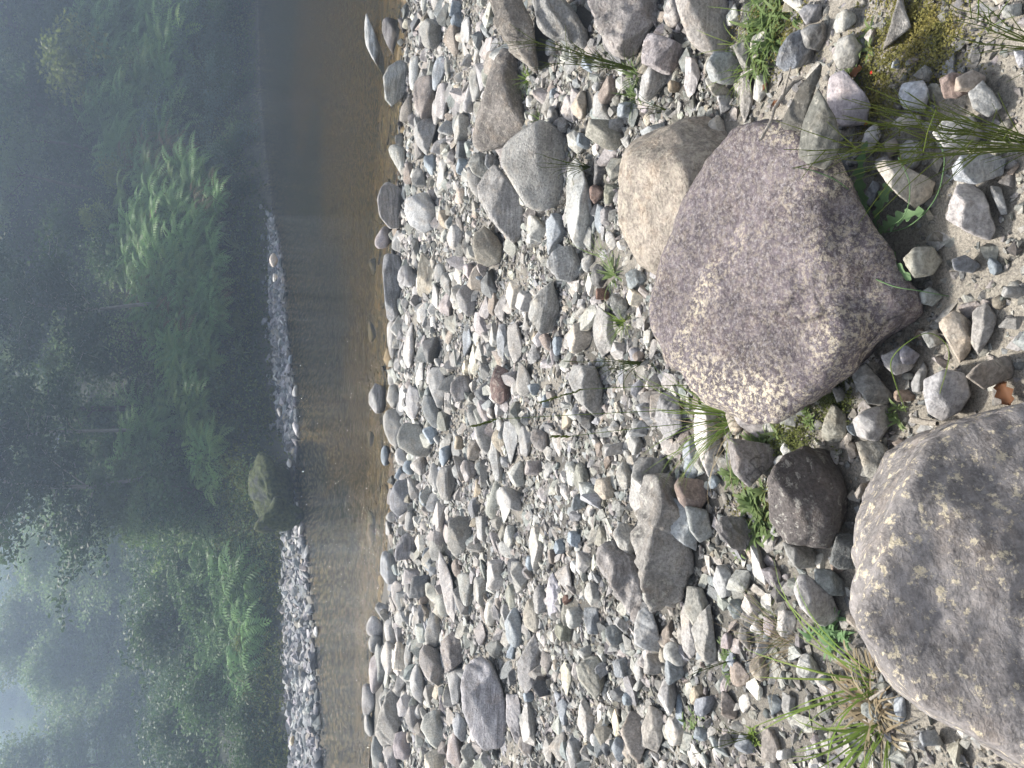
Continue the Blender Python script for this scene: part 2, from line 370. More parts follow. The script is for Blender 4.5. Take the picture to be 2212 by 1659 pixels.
def rock_verts(semi, shape, sub, seed, extra=None, rough=1.0, fit=True):
    rng = np.random.default_rng(seed); D, F = ico(sub); semi = np.array(semi, float)
    m, k, p = facets(shape, rng)
    q = np.clip(D @ m.T / k, 0, None)
    if extra is not None:      # outline planes keep the silhouette; facets only cut the faces turned up and to the camera
        n, h, view = extra; m = np.vstack([m, rng.normal(size=(10, 3))]); m /= np.linalg.norm(m, axis=1)[:, None]
        ns = m / semi; ns /= np.linalg.norm(ns, axis=1)[:, None]; face = np.abs(ns @ view) > .42; m = m[face]
        k = rng.uniform(.60, .92, len(m)) if shape not in 'ro' else rng.uniform(.72, .95, len(m))
        q = np.clip(D @ m.T / k, 0, None); qe = np.clip(((D * semi) @ n.T) / h, 0, None); q = np.hstack([q, qe]); p = 34 if shape in 'ro' else 44
    q = np.hstack([q, np.full((len(D), 1), .55)])
    r = (q ** p).sum(1) ** (-1 / p)
    V = D * r[:, None] * semi
    if fit:
        lo, hi = V.min(0), V.max(0); V = (V - (lo + hi) / 2) / ((hi - lo) / 2) * semi
    L = float(np.cbrt(semi.prod())); U = V / L + seed * 1.37
    N = V / (semi ** 2); N /= np.linalg.norm(N, axis=1)[:, None] + 1e-9
    amp = {'r': .045, 'o': .03, 'a': .05, 's': .045, 'b': .045}[shape] * rough
    d = amp * 1.3 * fbm(U * 1.3, 4 if sub > 3 else 2)
    if sub >= 4:
        d = d + amp * .45 * (np.abs(fbm(U * 3.1 + 4, 4)) * -2 + .4)
        bn = rng.normal(size=3); bn /= np.linalg.norm(bn)
        st = vnoise(np.stack([(V @ bn) / L * 9 + 1.2 * vnoise(U * 1.5), U[:, 0] * .6, U[:, 1] * .6], -1))
        d = d + amp * (.35 if shape in 'ro' else .8) * st
    if sub >= 5: d = d + amp * .12 * fbm(U * 14, 3)
    return V + N * (d * L)[:, None], F

OCC = []      # x, y, radius of placed stones
LAND = []     # landmarks: px, py, short name
STONES = []   # everything placed, for labels
LABELS = set()
def finish_stone(name, V, F, C, colr, mat, smooth=True):
    colr = np.array(colr); colr = (colr * .66 + colr.mean() * .34 * np.array([1.03, 1.0, .95])) * .95
    me = mesh_np(name, V, F, smooth)
    o = add(name, me, M[mat], loc=C)
    j = RNG.uniform(.88, 1.13); o.color = (colr[0] * j * RNG.uniform(.96, 1.04), colr[1] * j, colr[2] * j * RNG.uniform(.96, 1.04), 1)
    return o

def centre_for(px, py, semi_z, up=.5):
    """centre of a stone seen at (px, py) whose middle sits semi_z * up above the ground"""
    z = 0.
    for _ in range(6):
        c = on_plane(px, py, z); z = max(gz(c.x, c.y), WATER - .12 if c.y > ysn(c.x) else -9) + semi_z * up
    return on_plane(px, py, z)

MERGE = []    # smaller stones: (V, F, colour), joined with the loose river stones further down
def place(bx, shape, colr, mat='stone', label=None, short=None, poly=None, sub=None, kd=.85, up=.68, rough=1.0, cat=None, name=None, single=True, dist=None, cuts=()):
    x0, y0, x1, y1 = bx
    if not poly: g_ = .12 if x0 < 960 else .07; gx, gy = (x1 - x0) * g_, (y1 - y0) * g_; x0, x1, y0, y1 = x0 - gx * 1.4, x1 + gx, y0 - gy, y1 + gy
    px, py = (x0 + x1) / 2, (y0 + y1) / 2
    Hm = None; cz = .1; D = 5
    for _ in range(5):
        C = centre_for(px, py, cz, up) if dist is None else CAM + ray(px, py) * dist; D = (C - CAM).dot(FWD)
        a = (y1 - y0) / 2 * D / FPX; h = (x1 - x0) / 2 * D / FPX
        v = (C - CAM).normalized(); th = math.asin(-v.z)
        b = a * kd
        if shape == 's': b = a * max(kd, .8)
        b = min(b, .8 * h / math.sin(th)) if th > .01 else b
        b = max(b, .35 * a)
        c = math.sqrt(max(h * h - (b * math.sin(th)) ** 2, (0.30 * min(a, b)) ** 2)) / math.cos(th)
        cz = c
    extra = None
    if poly:
        P = [(x, y) for x, y in poly]; n_, h_ = [], []
        for i in range(len(P)):
            r1, r2 = ray(*P[i]), ray(*P[(i + 1) % len(P)]); n = r1.cross(r2).normalized(); hh = n.dot(CAM - C)
            if hh < 0: n, hh = -n, -hh
            if hh < .12 * min(a, c): continue
            n_.append(n[:]); h_.append(hh)
        for nn, (qx, qy, qd) in cuts:
            nn = Vector(nn).normalized(); hh = nn.dot(CAM + ray(qx, qy) * qd - C)
            if hh > .02: n_.append(nn[:]); h_.append(hh)
        extra = (np.array(n_), np.array(h_), np.array((C - CAM).normalized()[:]))
        semi = (a * 1.25, b * 1.1, c * 1.25)
    else: semi = (a, b, c)
    px_size = max(x1 - x0, y1 - y0)
    if sub is None: sub = 6 if px_size > 380 else 5 if px_size > 90 else 4 if px_size > 34 else 3
    seed = int(px * 7 + py * 13) % 99991
    V, F = rock_verts(semi, shape, sub, seed, extra, rough, fit=extra is None)
    OCC.append((C.x, C.y, .9 * math.sqrt(a * b), px_size))
    if not single:
        MERGE.append((V + np.array(C[:]), F, np.array(COL[colr]) * RNG.uniform(.88, 1.13))); return
    nm = name or ('boulder' if px_size > 130 else 'stone' if px_size > 40 else 'cobble')
    o = finish_stone(nm, V, F, C, COL[colr] if isinstance(colr, str) else colr, mat, sub > 3 or shape in 'ro')
    STONES.append((o, px, py, px_size, shape, colr, label, short))
    if short: LAND.append((px, py, short, px_size))
    return o, C, (a, b, c)

# outlines in picture points (2212 x 1659), large stones first
def crop(reg, pts): return [(reg[0] + x / 3, reg[1] + y / 3) for x, y in pts]
R4, R5, R6, R7, R8, R9 = (737.3, 0), (737.3, 553), (737.3, 1106), (1474.7, 0), (1474.7, 553), (1474.7, 1106)
def outline(reg, pts, shape, colr, mat, label, short, **k):
    if reg: pts = crop(reg, pts)
    xs_, ys_ = [p[0] for p in pts], [p[1] for p in pts]
    return place((min(xs_), min(ys_), max(xs_), max(ys_)), shape, colr, mat, label, short, pts, **k)

outline(None, [(1560, 268), (1640, 243), (1720, 262), (1800, 330), (1880, 470), (1960, 590), (1992, 680), (1930, 740), (1840, 800), (1760, 850), (1690, 903), (1640, 912),
               (1570, 890), (1490, 830), (1420, 760), (1394, 670), (1424, 560), (1462, 440), (1505, 345)], 'r', 'pu', 'purple',
        'huge purple boulder with cream lichen blotches in the middle of the beach', 'the huge purple boulder', kd=.8, up=.42, rough=1.9,
        cuts=[((-.06, -.30, .95), (1785, 560, 1.87)), ((.05, -.87, .49), (1795, 600, 1.87)), ((-.5, -.68, .5), (1775, 780, 1.88)), ((.5, -.66, .5), (1690, 350, 1.90))])
outline(None, [(1838, 1260), (1866, 1060), (1900, 985), (2010, 915), (2120, 880), (2260, 845), (2400, 1000), (2400, 1600), (2330, 1720), (2230, 1665), (2060, 1650), (1985, 1560),
               (1900, 1450), (1845, 1360)], 'r', (.235, .208, .192), 'spotted',
        'huge brownish boulder covered in cream spots, cut off by the picture edge', 'the cream-spotted boulder', kd=.8, up=.4, rough=2.0)
outline(None, [(1535, 243), (1575, 262), (1590, 330), (1560, 440), (1500, 560), (1424, 592), (1375, 565), (1345, 500), (1338, 420), (1352, 325), (1400, 285), (1470, 258)], 'r', 't', 'tan',
        'tan speckled boulder partly hidden behind the huge purple boulder', 'the tan boulder', kd=.9, up=.45, rough=1.9)
outline(R4, [(930, -80), (1215, -80), (1240, 150), (1290, 260), (1480, 400), (1440, 480), (1370, 520), (1230, 440), (1110, 300), (1000, 160)], 'a', 'br', 'lichen',
        'long brown boulder dotted with white lichen at the top edge of the picture', 'the white-dotted brown boulder', up=.45, rough=2.2)
outline(R4, [(1225, -60), (1565, -60), (1600, 200), (1700, 330), (1640, 360), (1480, 290), (1340, 230), (1245, 100)], 'a', 'g', 'lichen',
        'grey lichened boulder between two others at the top edge of the picture', 'the grey lichened boulder', up=.45, rough=2.2)
outline(R4, [(1575, -60), (2110, -60), (2090, 110), (1990, 230), (1920, 370), (1860, 392), (1720, 340), (1660, 200), (1590, 100)], 'a', (.34, .325, .30), 'lichen',
        'big craggy grey boulder with a stepped face at the top edge of the picture', 'the craggy grey boulder', up=.45, rough=2.2)
outline(R7, [(-80, -60), (260, -60), (350, 150), (335, 330), (250, 365), (120, 330), (30, 250), (-20, 100)], 'r', (.34, .325, .30), 'stone',
        'rounded grey boulder beside the green dandelion-like patch at the top edge', 'the rounded grey boulder', up=.45)
outline(R4, [(1040, 290), (1130, 370), (1205, 620), (1195, 840), (1040, 960), (900, 990), (850, 940), (870, 750), (940, 560), (990, 350)], 'a', (.235, .21, .195), 'pitted',
        'dark pitted boulder with pale crusts, pointed towards the top edge', 'the dark pitted boulder', rough=1.6, up=.45)
outline(R4, [(1290, 775), (1400, 825), (1505, 930), (1480, 1150), (1450, 1310), (1290, 1372), (1210, 1345), (1110, 1200), (1035, 1060), (1040, 960), (1110, 880)], 'r', (.43, .42, .39), 'lichen',
        'smooth pale round boulder with a thin crack across it', 'the smooth pale round boulder', rough=.5, up=.5)
outline(R4, [(1000, 1070), (1100, 1180), (1170, 1290), (1192, 1400), (1180, 1500), (1120, 1572), (1040, 1545), (970, 1400), (900, 1310), (890, 1220), (950, 1120)], 'a', 'g', 'schist',
        'folded grey schist boulder with raised pale veins', 'the folded schist boulder', rough=1.8)
outline(R4, [(860, 985), (960, 1000), (1030, 1060), (1000, 1110), (930, 1165), (860, 1130), (815, 1060)], 'a', 'g', 'schist',
        'grey hooked schist rock between the dark pitted and folded schist boulders', 'the hooked schist rock')
outline(R4, [(820, 1080), (900, 1150), (960, 1250), (900, 1300), (840, 1240), (812, 1150)], 'r', 'g', 'stone', None, None)
outline(R4, [(1500, 985), (1560, 1070), (1650, 1450), (1640, 1590), (1530, 1618), (1462, 1500), (1452, 1200), (1470, 1030)], 'b', (.42, .41, .38), 'stone',
        'long pale slab lying between the smooth round and the tan boulder', 'the long pale slab', kd=.4)
outline(R4, [(560, 1245), (640, 1380), (620, 1470), (540, 1515), (450, 1460), (403, 1370), (420, 1290), (500, 1250)], 'a', (.55, .54, .51), 'stone',
        'whitish faceted rock with a shaded side beside the water', 'the whitish faceted rock')
outline(R4, [(300, 1180), (400, 1230), (425, 1350), (390, 1478), (310, 1478), (250, 1410), (230, 1290), (260, 1210)], 'r', 'g', 'schist',
        'grey striped boulder standing in the water edge above a flat long rock', 'the striped water-edge boulder')
outline(R4, [(195, 55), (255, 100), (270, 350), (305, 440), (270, 492), (215, 400), (160, 290), (148, 180), (160, 80)], 'a', (.46, .455, .44), 'schist',
        'long bleached rock in the water nearest the top edge', 'the long bleached rock', kd=.3)
outline(R4, [(300, 110), (380, 140), (385, 260), (350, 372), (300, 300), (262, 200), (268, 125)], 'a', (.19, .185, .19), 'schist',
        'dark jagged rock in the water next to the long bleached rock', 'the dark jagged rock')
outline(R4, [(370, 390), (440, 400), (440, 560), (390, 640), (325, 688), (285, 640), (270, 500), (305, 430)], 'a', 'g', 'schist',
        'grey veined rock half in the water below the long bleached rock', 'the veined water rock')
outline(R5, [(300, -20), (385, 0), (405, 120), (395, 350), (330, 440), (290, 400), (275, 240), (266, 100), (275, 0)], 'r', (.27, .265, .265), 'schist',
        'long smooth grey rock lying along the water edge', 'the long water-edge rock', kd=.35)
outline(R4, [(930, 1468), (1010, 1540), (1060, 1620), (1030, 1700), (960, 1730), (880, 1700), (850, 1600), (860, 1510)], 'a', 'ol', 'stone',
        'olive grey faceted boulder beside the folded schist boulder', 'the olive faceted boulder')
outline(R5, [(860, 180), (880, 300), (860, 370), (820, 392), (760, 330), (740, 250), (780, 190)], 'b', 'g', 'stone', 'square-topped grey rock in the middle of the river stones', 'the square-topped rock')
outline(R5, [(1370, 160), (1410, 300), (1430, 420), (1390, 500), (1290, 500), (1215, 400), (1225, 300), (1290, 220)], 'a', (.36, .355, .34), 'schist',
        'broad grey wedge with a bluish near side and pale veins', 'the veined wedge')
outline(R5, [(1350, -60), (1560, -60), (1570, 100), (1480, 170), (1410, 150), (1330, 60)], 'a', 'pg', 'schist', 'pale layered outcrop beside the long pale slab', 'the pale layered rock')
outline(R5, [(1630, 290), (1740, 390), (1790, 500), (1770, 600), (1690, 660), (1640, 560), (1625, 420)], 's', (.38, .375, .36), 'stone',
        'sloping grey slab lying riverward of the huge purple boulder', 'the sloping grey slab')
outline(R5, [(1500, 700), (1640, 720), (1700, 860), (1720, 1010), (1650, 1045), (1530, 930), (1470, 800)], 's', (.30, .30, .295), 'stone',
        'overhanging dark slab with a bright sunlit rim behind the rush tuft', 'the overhanging dark slab')
outline(R5, [(1010, 705), (1075, 740), (1115, 850), (1090, 930), (1030, 965), (975, 930), (968, 830), (985, 750)], 'a', (.175, .115, .095), 'pitted',
        'rust-red rock, the only red one among the grey stones', 'the rust-red rock', rough=1.6)
outline(R5, [(410, 1080), (500, 1090), (560, 1150), (600, 1220), (570, 1305), (470, 1295), (370, 1240), (355, 1180), (380, 1110)], 'r', (.31, .295, .27), 'stone',
        'round brown-grey boulder near the water', 'the round brown-grey boulder', rough=.5)
outline(R5, [(290, 1000), (370, 985), (410, 1060), (390, 1200), (360, 1250), (310, 1210), (275, 1120), (270, 1040)], 'r', (.33, .32, .30), 'stone',
        'smooth brown-grey rock between the round boulder and the water', None, rough=.5)
outline(R5, [(220, 825), (290, 850), (300, 950), (270, 1025), (220, 1020), (180, 960), (178, 890)], 'r', (.32, .32, .31), 'schist',
        'grey rounded rock standing alone in the shallows', 'the lone rock in the shallows')
outline(R5, [(370, 820), (400, 900), (390, 985), (330, 985), (293, 930), (310, 840)], 'r', 'pg', 'pitted', None, None)
outline(R5, [(440, 830), (510, 870), (520, 960), (480, 1060), (430, 1040), (415, 940)], 'r', (.40, .41, .42), 'lichen', None, None)
outline(R5, [(560, 720), (660, 720), (680, 860), (660, 990), (620, 980), (570, 850)], 'r', 'g', 'stone', None, None)
outline(R5, [(540, 895), (610, 920), (650, 1020), (640, 1120), (590, 1110), (540, 1040), (518, 960)], 'r', (.27, .285, .30), 'stone', None, None)
outline(R5, [(760, 775), (850, 780), (860, 830), (800, 930), (740, 950), (705, 880), (710, 820)], 'r', 'g', 'schist', 'grooved grey rock with a dark split near side', 'the grooved grey rock')
outline(R5, [(1080, 445), (1140, 430), (1180, 560), (1170, 650), (1120, 700), (1085, 620), (1075, 520)], 'r', (.37, .35, .31), 'stone', None, None)
outline(R5, [(1020, 440), (1070, 440), (1080, 560), (1060, 685), (1015, 640), (1005, 540)], 'r', (.36, .39, .41), 'schist', None, None)
outline(R5, [(860, 1090), (960, 1100), (985, 1200), (960, 1300), (900, 1250), (865, 1180)], 'r', (.42, .41, .37), 'stone', None, None)
outline(R5, [(1060, 1070), (1140, 1075), (1145, 1200), (1100, 1350), (1075, 1280), (1045, 1160)], 'r', 'g', 'stone', None, None)
outline(R5, [(1240, 1110), (1340, 1150), (1360, 1220), (1320, 1270), (1250, 1240), (1225, 1180)], 'a', (.29, .27, .24), 'stone', None, None)
outline(R5, [(1650, 1450), (1740, 1430), (1790, 1480), (1780, 1560), (1700, 1580), (1640, 1520)], 'a', (.50, .42, .30), 'pitted', 'crumbly orange-cream rock near the twin slate boulders', 'the orange-cream rock')
outline(R5, [(360, 1455), (430, 1445), (455, 1540), (440, 1640), (370, 1690), (315, 1640), (310, 1560), (335, 1490)], 'r', (.27, .28, .29), 'stone', 'smooth blue-grey boulder overlapping paler ones at the water edge', 'the smooth blue-grey boulder', rough=.4)
outline(R5, [(660, 1360), (735, 1350), (745, 1480), (700, 1590), (650, 1580), (615, 1480), (625, 1400)], 'r', 'g', 'schist', None, None)
# lower strip of beach
outline(R6, [(740, 10), (830, 30), (855, 90), (830, 220), (790, 265), (740, 295), (690, 230), (690, 100), (700, 30)], 'b', (.29, .275, .25), 'stone',
        'big brown-grey block with a flat dark face on the middle beach', 'the flat-faced brown block')
outline(R6, [(430, 125), (490, 190), (515, 260), (470, 300), (360, 320), (340, 290), (360, 210), (390, 150)], 'a', (.25, .255, .265), 'schist',
        'slate pyramid with a lined edge close to the water', 'the slate pyramid')
outline(R6, [(290, 250), (350, 290), (370, 360), (360, 460), (300, 468), (255, 400), (252, 310), (265, 260)], 'r', (.34, .345, .34), 'stone', 'pale rounded boulder at the water edge beside the slate pyramid', None)
outline(R6, [(640, 250), (680, 330), (720, 440), (745, 650), (740, 730), (690, 660), (650, 500), (625, 340)], 's', (.38, .375, .36), 'stone', 'long narrow pale rock lying parallel to the river', 'the long narrow pale rock', kd=.3)
outline(R6, [(350, 445), (410, 470), (410, 600), (370, 650), (330, 560), (322, 480)], 'r', (.33, .32, .29), 'stone', None, None)
outline(R6, [(590, 650), (640, 680), (655, 800), (620, 880), (555, 880), (540, 800), (565, 690)], 'r', (.31, .30, .27), 'stone', None, None)
outline(R6, [(480, 640), (525, 640), (530, 740), (510, 830), (470, 790), (455, 700)], 'r', (.38, .375, .35), 'stone', None, None)
outline(R6, [(720, 770), (800, 820), (800, 960), (740, 1010), (670, 1050), (655, 960), (645, 840)], 'a', (.27, .24, .22), 'pitted', 'brown knobbly rock beside the great lavender-grey slab', 'the brown knobbly rock', rough=1.4)
outline(R6, [(540, 860), (620, 890), (660, 990), (680, 1110), (640, 1140), (560, 1090), (505, 980), (510, 900)], 'a', (.32, .30, .27), 'stone', 'tall brown-grey rock riverward of the brown knobbly rock', None)
outline(R6, [(900, 935), (975, 980), (1020, 1080), (1060, 1200), (1075, 1400), (1060, 1510), (930, 1540), (850, 1430), (790, 1290), (775, 1130), (800, 1010), (850, 960)], 's', (.325, .32, .325), 'schist',
        'great lavender-grey slab, the largest stone in the lower beach', 'the great lavender slab', kd=.7)
outline(R6, [(350, 1110), (400, 1180), (400, 1350), (340, 1510), (270, 1520), (215, 1440), (240, 1330), (290, 1190)], 's', (.37, .345, .32), 'lichen', 'broad pinkish-grey boulder leaning towards the water', 'the broad pinkish boulder')
outline(R6, [(720, 1010), (790, 1010), (775, 1150), (760, 1240), (720, 1250), (700, 1150), (685, 1050)], 'r', (.36, .35, .33), 'stone', None, None)
outline(R6, [(590, 1280), (670, 1290), (700, 1380), (690, 1530), (650, 1560), (570, 1500), (510, 1400), (530, 1320)], 'r', (.33, .32, .28), 'stone', 'bulky olive-grey boulder riverward of the great lavender slab', 'the bulky olive boulder')
outline(R6, [(760, 1300), (810, 1360), (830, 1480), (780, 1490), (730, 1440), (720, 1350)], 'r', (.28, .30, .32), 'stone', None, None)
outline(R6, [(1070, 1180), (1150, 1180), (1170, 1350), (1170, 1530), (1120, 1480), (1070, 1360)], 's', (.31, .315, .33), 'stone', None, None)
outline(R6, [(1190, 1240), (1250, 1235), (1270, 1350), (1255, 1520), (1180, 1490), (1155, 1370)], 'b', (.42, .415, .40), 'schist', 'pale jagged block on the near side of the great lavender slab', 'the pale jagged block')
outline(R6, [(1260, 780), (1300, 900), (1310, 1000), (1270, 1100), (1200, 1180), (1150, 1120), (1140, 980), (1200, 860)], 's', (.32, .31, .30), 'schist', 'ribbed grey-brown slab above the black angular stone', 'the ribbed slab')
outline(R6, [(1240, 545), (1300, 630), (1300, 740), (1250, 785), (1190, 740), (1175, 650), (1200, 580)], 'r', (.36, .335, .28), 'pitted', 'speckled tan rounded cobble on the lower beach', 'the speckled tan stone')
outline(R6, [(1370, 390), (1410, 470), (1420, 600), (1400, 690), (1340, 670), (1330, 520), (1345, 430)], 's', (.44, .44, .47), 'stone', 'smooth pale lavender slab lying flat in the gravel', 'the pale lavender slab')
outline(R6, [(1270, 1060), (1350, 1080), (1365, 1180), (1280, 1200), (1235, 1130)], 'b', (.09, .095, .105), 'stone', 'black angular stone with a straight top edge', 'the black angular stone')
outline(R6, [(1450, 960), (1495, 1010), (1490, 1100), (1465, 1195), (1430, 1130), (1420, 1010)], 'o', (.60, .54, .41), 'stone', 'cream egg-shaped stone, the smoothest on the lower beach', 'the cream egg-shaped stone', rough=.3)
outline(R6, [(1300, 895), (1360, 920), (1365, 1000), (1330, 1045), (1290, 990)], 'r', (.33, .28, .25), 'stone', None, None)
outline(R6, [(1570, 620), (1660, 615), (1680, 700), (1660, 790), (1600, 790), (1575, 700)], 'b', (.30, .335, .38), 'schist', 'blue cleaved slate block', 'the blue slate block')
outline(R6, [(1710, 730), (1820, 730), (1835, 860), (1750, 865), (1710, 800)], 'b', (.15, .16, .17), 'stone', 'dark square slate block', 'the dark square block')
outline(R6, [(1790, 190), (1880, 240), (1940, 430), (1960, 600), (1880, 680), (1800, 560), (1720, 420), (1655, 310), (1670, 230)], 'a', (.27, .25, .23), 'schist',
        'shattered dark rock with red-brown layers beside the long grey boulder', 'the shattered layered rock', rough=2)
outline(R6, [(1800, 70), (1900, 90), (1940, 190), (1880, 290), (1800, 230), (1760, 140)], 'a', (.42, .41, .38), 'schist', None, None)
outline(R6, [(1930, 620), (2010, 620), (2050, 760), (2080, 910), (1980, 900), (1900, 850), (1905, 700)], 'b', (.34, .335, .33), 'stone', 'grey smooth slab below the long grey boulder', 'the smooth grey slab')
outline(R6, [(1570, 1200), (1640, 1300), (1630, 1500), (1590, 1480), (1530, 1380), (1540, 1260)], 's', (.36, .355, .345), 'stone', None, None)
outline(R6, [(1620, 930), (1700, 960), (1720, 1100), (1650, 1220), (1540, 1080), (1520, 1000)], 'a', (.33, .315, .27), 'stone', None, None)
outline(R6, [(1870, 1280), (1970, 1300), (1990, 1480), (1930, 1640), (1860, 1560), (1810, 1420)], 'a', (.30, .27, .235), 'stone', 'dark brown-grey rock near the bottom edge of the picture', 'the dark bottom rock')
outline(R6, [(2000, 1250), (2080, 1290), (2100, 1430), (2050, 1560), (1960, 1520), (1940, 1400)], 'r', (.34, .32, .29), 'stone', None, None)
# around the huge boulder
outline(None, [(1450, 1020), (1480, 1100), (1500, 1220), (1470, 1312), (1405, 1318), (1380, 1240), (1362, 1120), (1368, 1040), (1400, 1020)], 'b', (.29, .285, .27), 'lichen',
        'long grey lichened boulder at the centre of the beach', 'the long grey boulder', kd=.5, rough=2.2)
outline(None, [(1430, 1065), (1465, 1080), (1512, 1120), (1505, 1192), (1460, 1165), (1425, 1125)], 'a', (.31, .35, .365), 'stone', 'blue-grey cracked rock wedged against the long grey boulder', 'the blue cracked rock')
outline(None, [(1465, 1030), (1530, 1036), (1532, 1075), (1500, 1118), (1468, 1085), (1455, 1050)], 'a', (.27, .20, .165), 'stone', 'reddish-brown rock next to the blue cracked rock', 'the reddish-brown rock')
outline(None, [(1740, 965), (1800, 975), (1830, 1060), (1835, 1120), (1790, 1185), (1700, 1175), (1660, 1120), (1662, 1030), (1690, 985)], 'a', (.13, .115, .11), 'lichen',
        'dark squat boulder between the huge purple and the cream-spotted boulders', 'the dark squat boulder')
outline(None, [(1500, 870), (1560, 880), (1560, 1020), (1530, 1030), (1500, 960)], 's', (.50, .49, .44), 'stone', 'pale smooth slab behind the grass at the purple boulder', 'the pale slab behind the grass')
outline(None, [(1370, 985), (1440, 990), (1445, 1050), (1400, 1060), (1365, 1030)], 'a', (.28, .265, .25), 'stone', None, None)
outline(None, [(1420, 845), (1465, 855), (1475, 925), (1440, 950), (1410, 900)], 'a', (.34, .335, .32), 'stone', None, None)
outline(R8, [(290, 1180), (600, 1230), (600, 1330), (430, 1500), (330, 1400)], 's', (.27, .235, .225), 'lichen', 'low purplish rock behind the dark squat boulder', None)
outline(R9, [(10, -50), (160, -10), (200, 150), (110, 200), (50, 120)], 'a', (.27, .28, .28), 'stone', None, None)
outline(R9, [(200, 30), (400, 30), (470, 120), (440, 250), (320, 240), (190, 90)], 'a', (.26, .245, .23), 'lichen', 'flecked brown rock below the dark squat boulder', None)
outline(R9, [(640, 190), (820, 200), (890, 300), (860, 360), (740, 370), (680, 290)], 's', (.33, .325, .30), 'stone', None, None)
outline(R9, [(1000, 130), (1170, 150), (1150, 360), (1010, 370), (950, 330)], 'a', (.25, .26, .26), 'lichen', None, None)
outline(R9, [(720, 400), (800, 400), (960, 520), (1040, 700), (1000, 770), (860, 720), (770, 620), (715, 500)], 'b', (.43, .39, .37), 'stone',
        'long pinkish-grey stone pointing at the cream-spotted boulder', 'the long pinkish stone', kd=.5)
outline(R9, [(850, 365), (960, 370), (1060, 460), (1060, 540), (960, 545), (860, 450)], 'a', (.26, .285, .295), 'stone', 'blue-grey split stone beside the long pinkish stone', None)
outline(R9, [(30, 480), (130, 490), (180, 620), (70, 740), (10, 640)], 'a', (.33, .31, .28), 'stone', None, None)
outline(R9, [(180, 590), (200, 740), (230, 960), (160, 990), (90, 900), (60, 760), (110, 660)], 's', (.40, .37, .32), 'stone', 'pale jagged-edged slab tilted towards the bottom edge', None)
outline(R9, [(300, 330), (330, 440), (320, 540), (250, 560), (190, 450), (220, 350)], 'a', (.36, .36, .34), 'stone', None, None)
outline(R9, [(310, 560), (400, 560), (410, 680), (330, 690), (290, 620)], 'b', (.22, .25, .25), 'stone', None, None)
outline(R9, [(1360, 1180), (1440, 1200), (1450, 1320), (1420, 1390), (1370, 1290)], 'a', (.28, .31, .34), 'stone', None, None)
outline(R9, [(1540, 1420), (1640, 1410), (1695, 1510), (1560, 1520), (1530, 1470)], 's', (.31, .35, .37), 'stone', 'flat blue-green stone by the dry grass roots', None)
outline(R9, [(520, 1400), (600, 1410), (640, 1560), (600, 1630), (510, 1600)], 'a', (.29, .26, .23), 'stone', None, None)
outline(R9, [(-20, 560), (60, 640), (100, 900), (60, 950), (0, 900)], 's', (.38, .36, .33), 'stone', None, None)
# rocks packed between the two great boulders
outline(R8, [(1090, 740), (1190, 690), (1360, 900), (1330, 975), (1200, 960), (1100, 800)], 'b', (.27, .27, .26), 'stone', 'dark flat-topped rock tucked under the huge purple boulder', 'the dark tucked rock')
outline(R8, [(960, 850), (1030, 850), (1070, 920), (1000, 950)], 'a', (.27, .29, .29), 'stone', None, None)
outline(R8, [(1280, 640), (1430, 580), (1530, 660), (1480, 740), (1380, 775), (1310, 720)], 's', (.42, .42, .41), 'stone', 'pale flat stone with a slate chip on it, under the purple boulder', None)
outline(R8, [(1440, 570), (1540, 640), (1500, 700), (1420, 700), (1400, 620)], 's', (.17, .19, .235), 'stone', 'dark blue slate chip lying on a pale flat stone', None, up=1.6)
outline(R8, [(1560, 800), (1700, 730), (1830, 760), (1870, 900), (1800, 1010), (1680, 1070), (1590, 1020), (1560, 900)], 'o', (.36, .365, .38), 'stone', 'mottled grey round stone resting against the cream-spotted boulder', 'the mottled round stone', rough=.4)
outline(R8, [(970, 950), (1060, 1020), (1060, 1190), (960, 1220), (890, 1190), (920, 1050)], 'a', (.36, .34, .27), 'schist', 'grey-yellow jagged rock by the moss', None)
outline(R8, [(1180, 1000), (1330, 960), (1360, 1080), (1270, 1210), (1130, 1170), (1100, 1060)], 'a', (.36, .36, .36), 'stone', 'crumbly pale rock between the two huge boulders', 'the crumbly pale rock')
outline(R8, [(1120, 1200), (1270, 1190), (1370, 1290), (1340, 1400), (1260, 1460), (1190, 1430)], 'b', (.39, .37, .33), 'schist', 'pale block with dark pits leaning on the cream-spotted boulder', 'the pitted pale block')
outline(R8, [(1110, 1540), (1160, 1470), (1260, 1470), (1240, 1550), (1130, 1575)], 's', (.28, .25, .22), 'stone', None, None)
outline(R8, [(1050, 1230), (1110, 1200), (1140, 1290), (1090, 1320)], 'a', (.33, .29, .24), 'stone', None, None)
outline(R8, [(1650, 440), (1760, 350), (1870, 420), (1900, 480), (1860, 620), (1790, 700), (1720, 560)], 's', (.41, .36, .28), 'stone', 'flat stone with rusty stain near the right edge', 'the rust-stained flat stone')
outline(R8, [(1880, 340), (1960, 300), (2040, 400), (2010, 500), (1920, 640), (1870, 560)], 'b', (.33, .32, .28), 'stone', None, None)
outline(R8, [(1840, 780), (1920, 700), (2120, 640), (2150, 780), (1950, 860)], 's', (.33, .29, .23), 'stone', 'ochre flat stone near the right edge of the picture', None)
outline(R8, [(1430, 20), (1500, -60), (1620, -60), (1690, 30), (1620, 120), (1500, 140)], 'b', (.36, .34, .29), 'stone', 'squarish olive-brown stone below the leafy dandelion', 'the squarish stone')
outline(R8, [(1530, 240), (1600, 200), (1690, 260), (1620, 325), (1550, 310)], 's', (.26, .275, .27), 'stone', None, None)
outline(R8, [(1740, 20), (1830, -10), (1940, 60), (1880, 110), (1760, 90)], 's', (.27, .29, .32), 'stone', None, None)
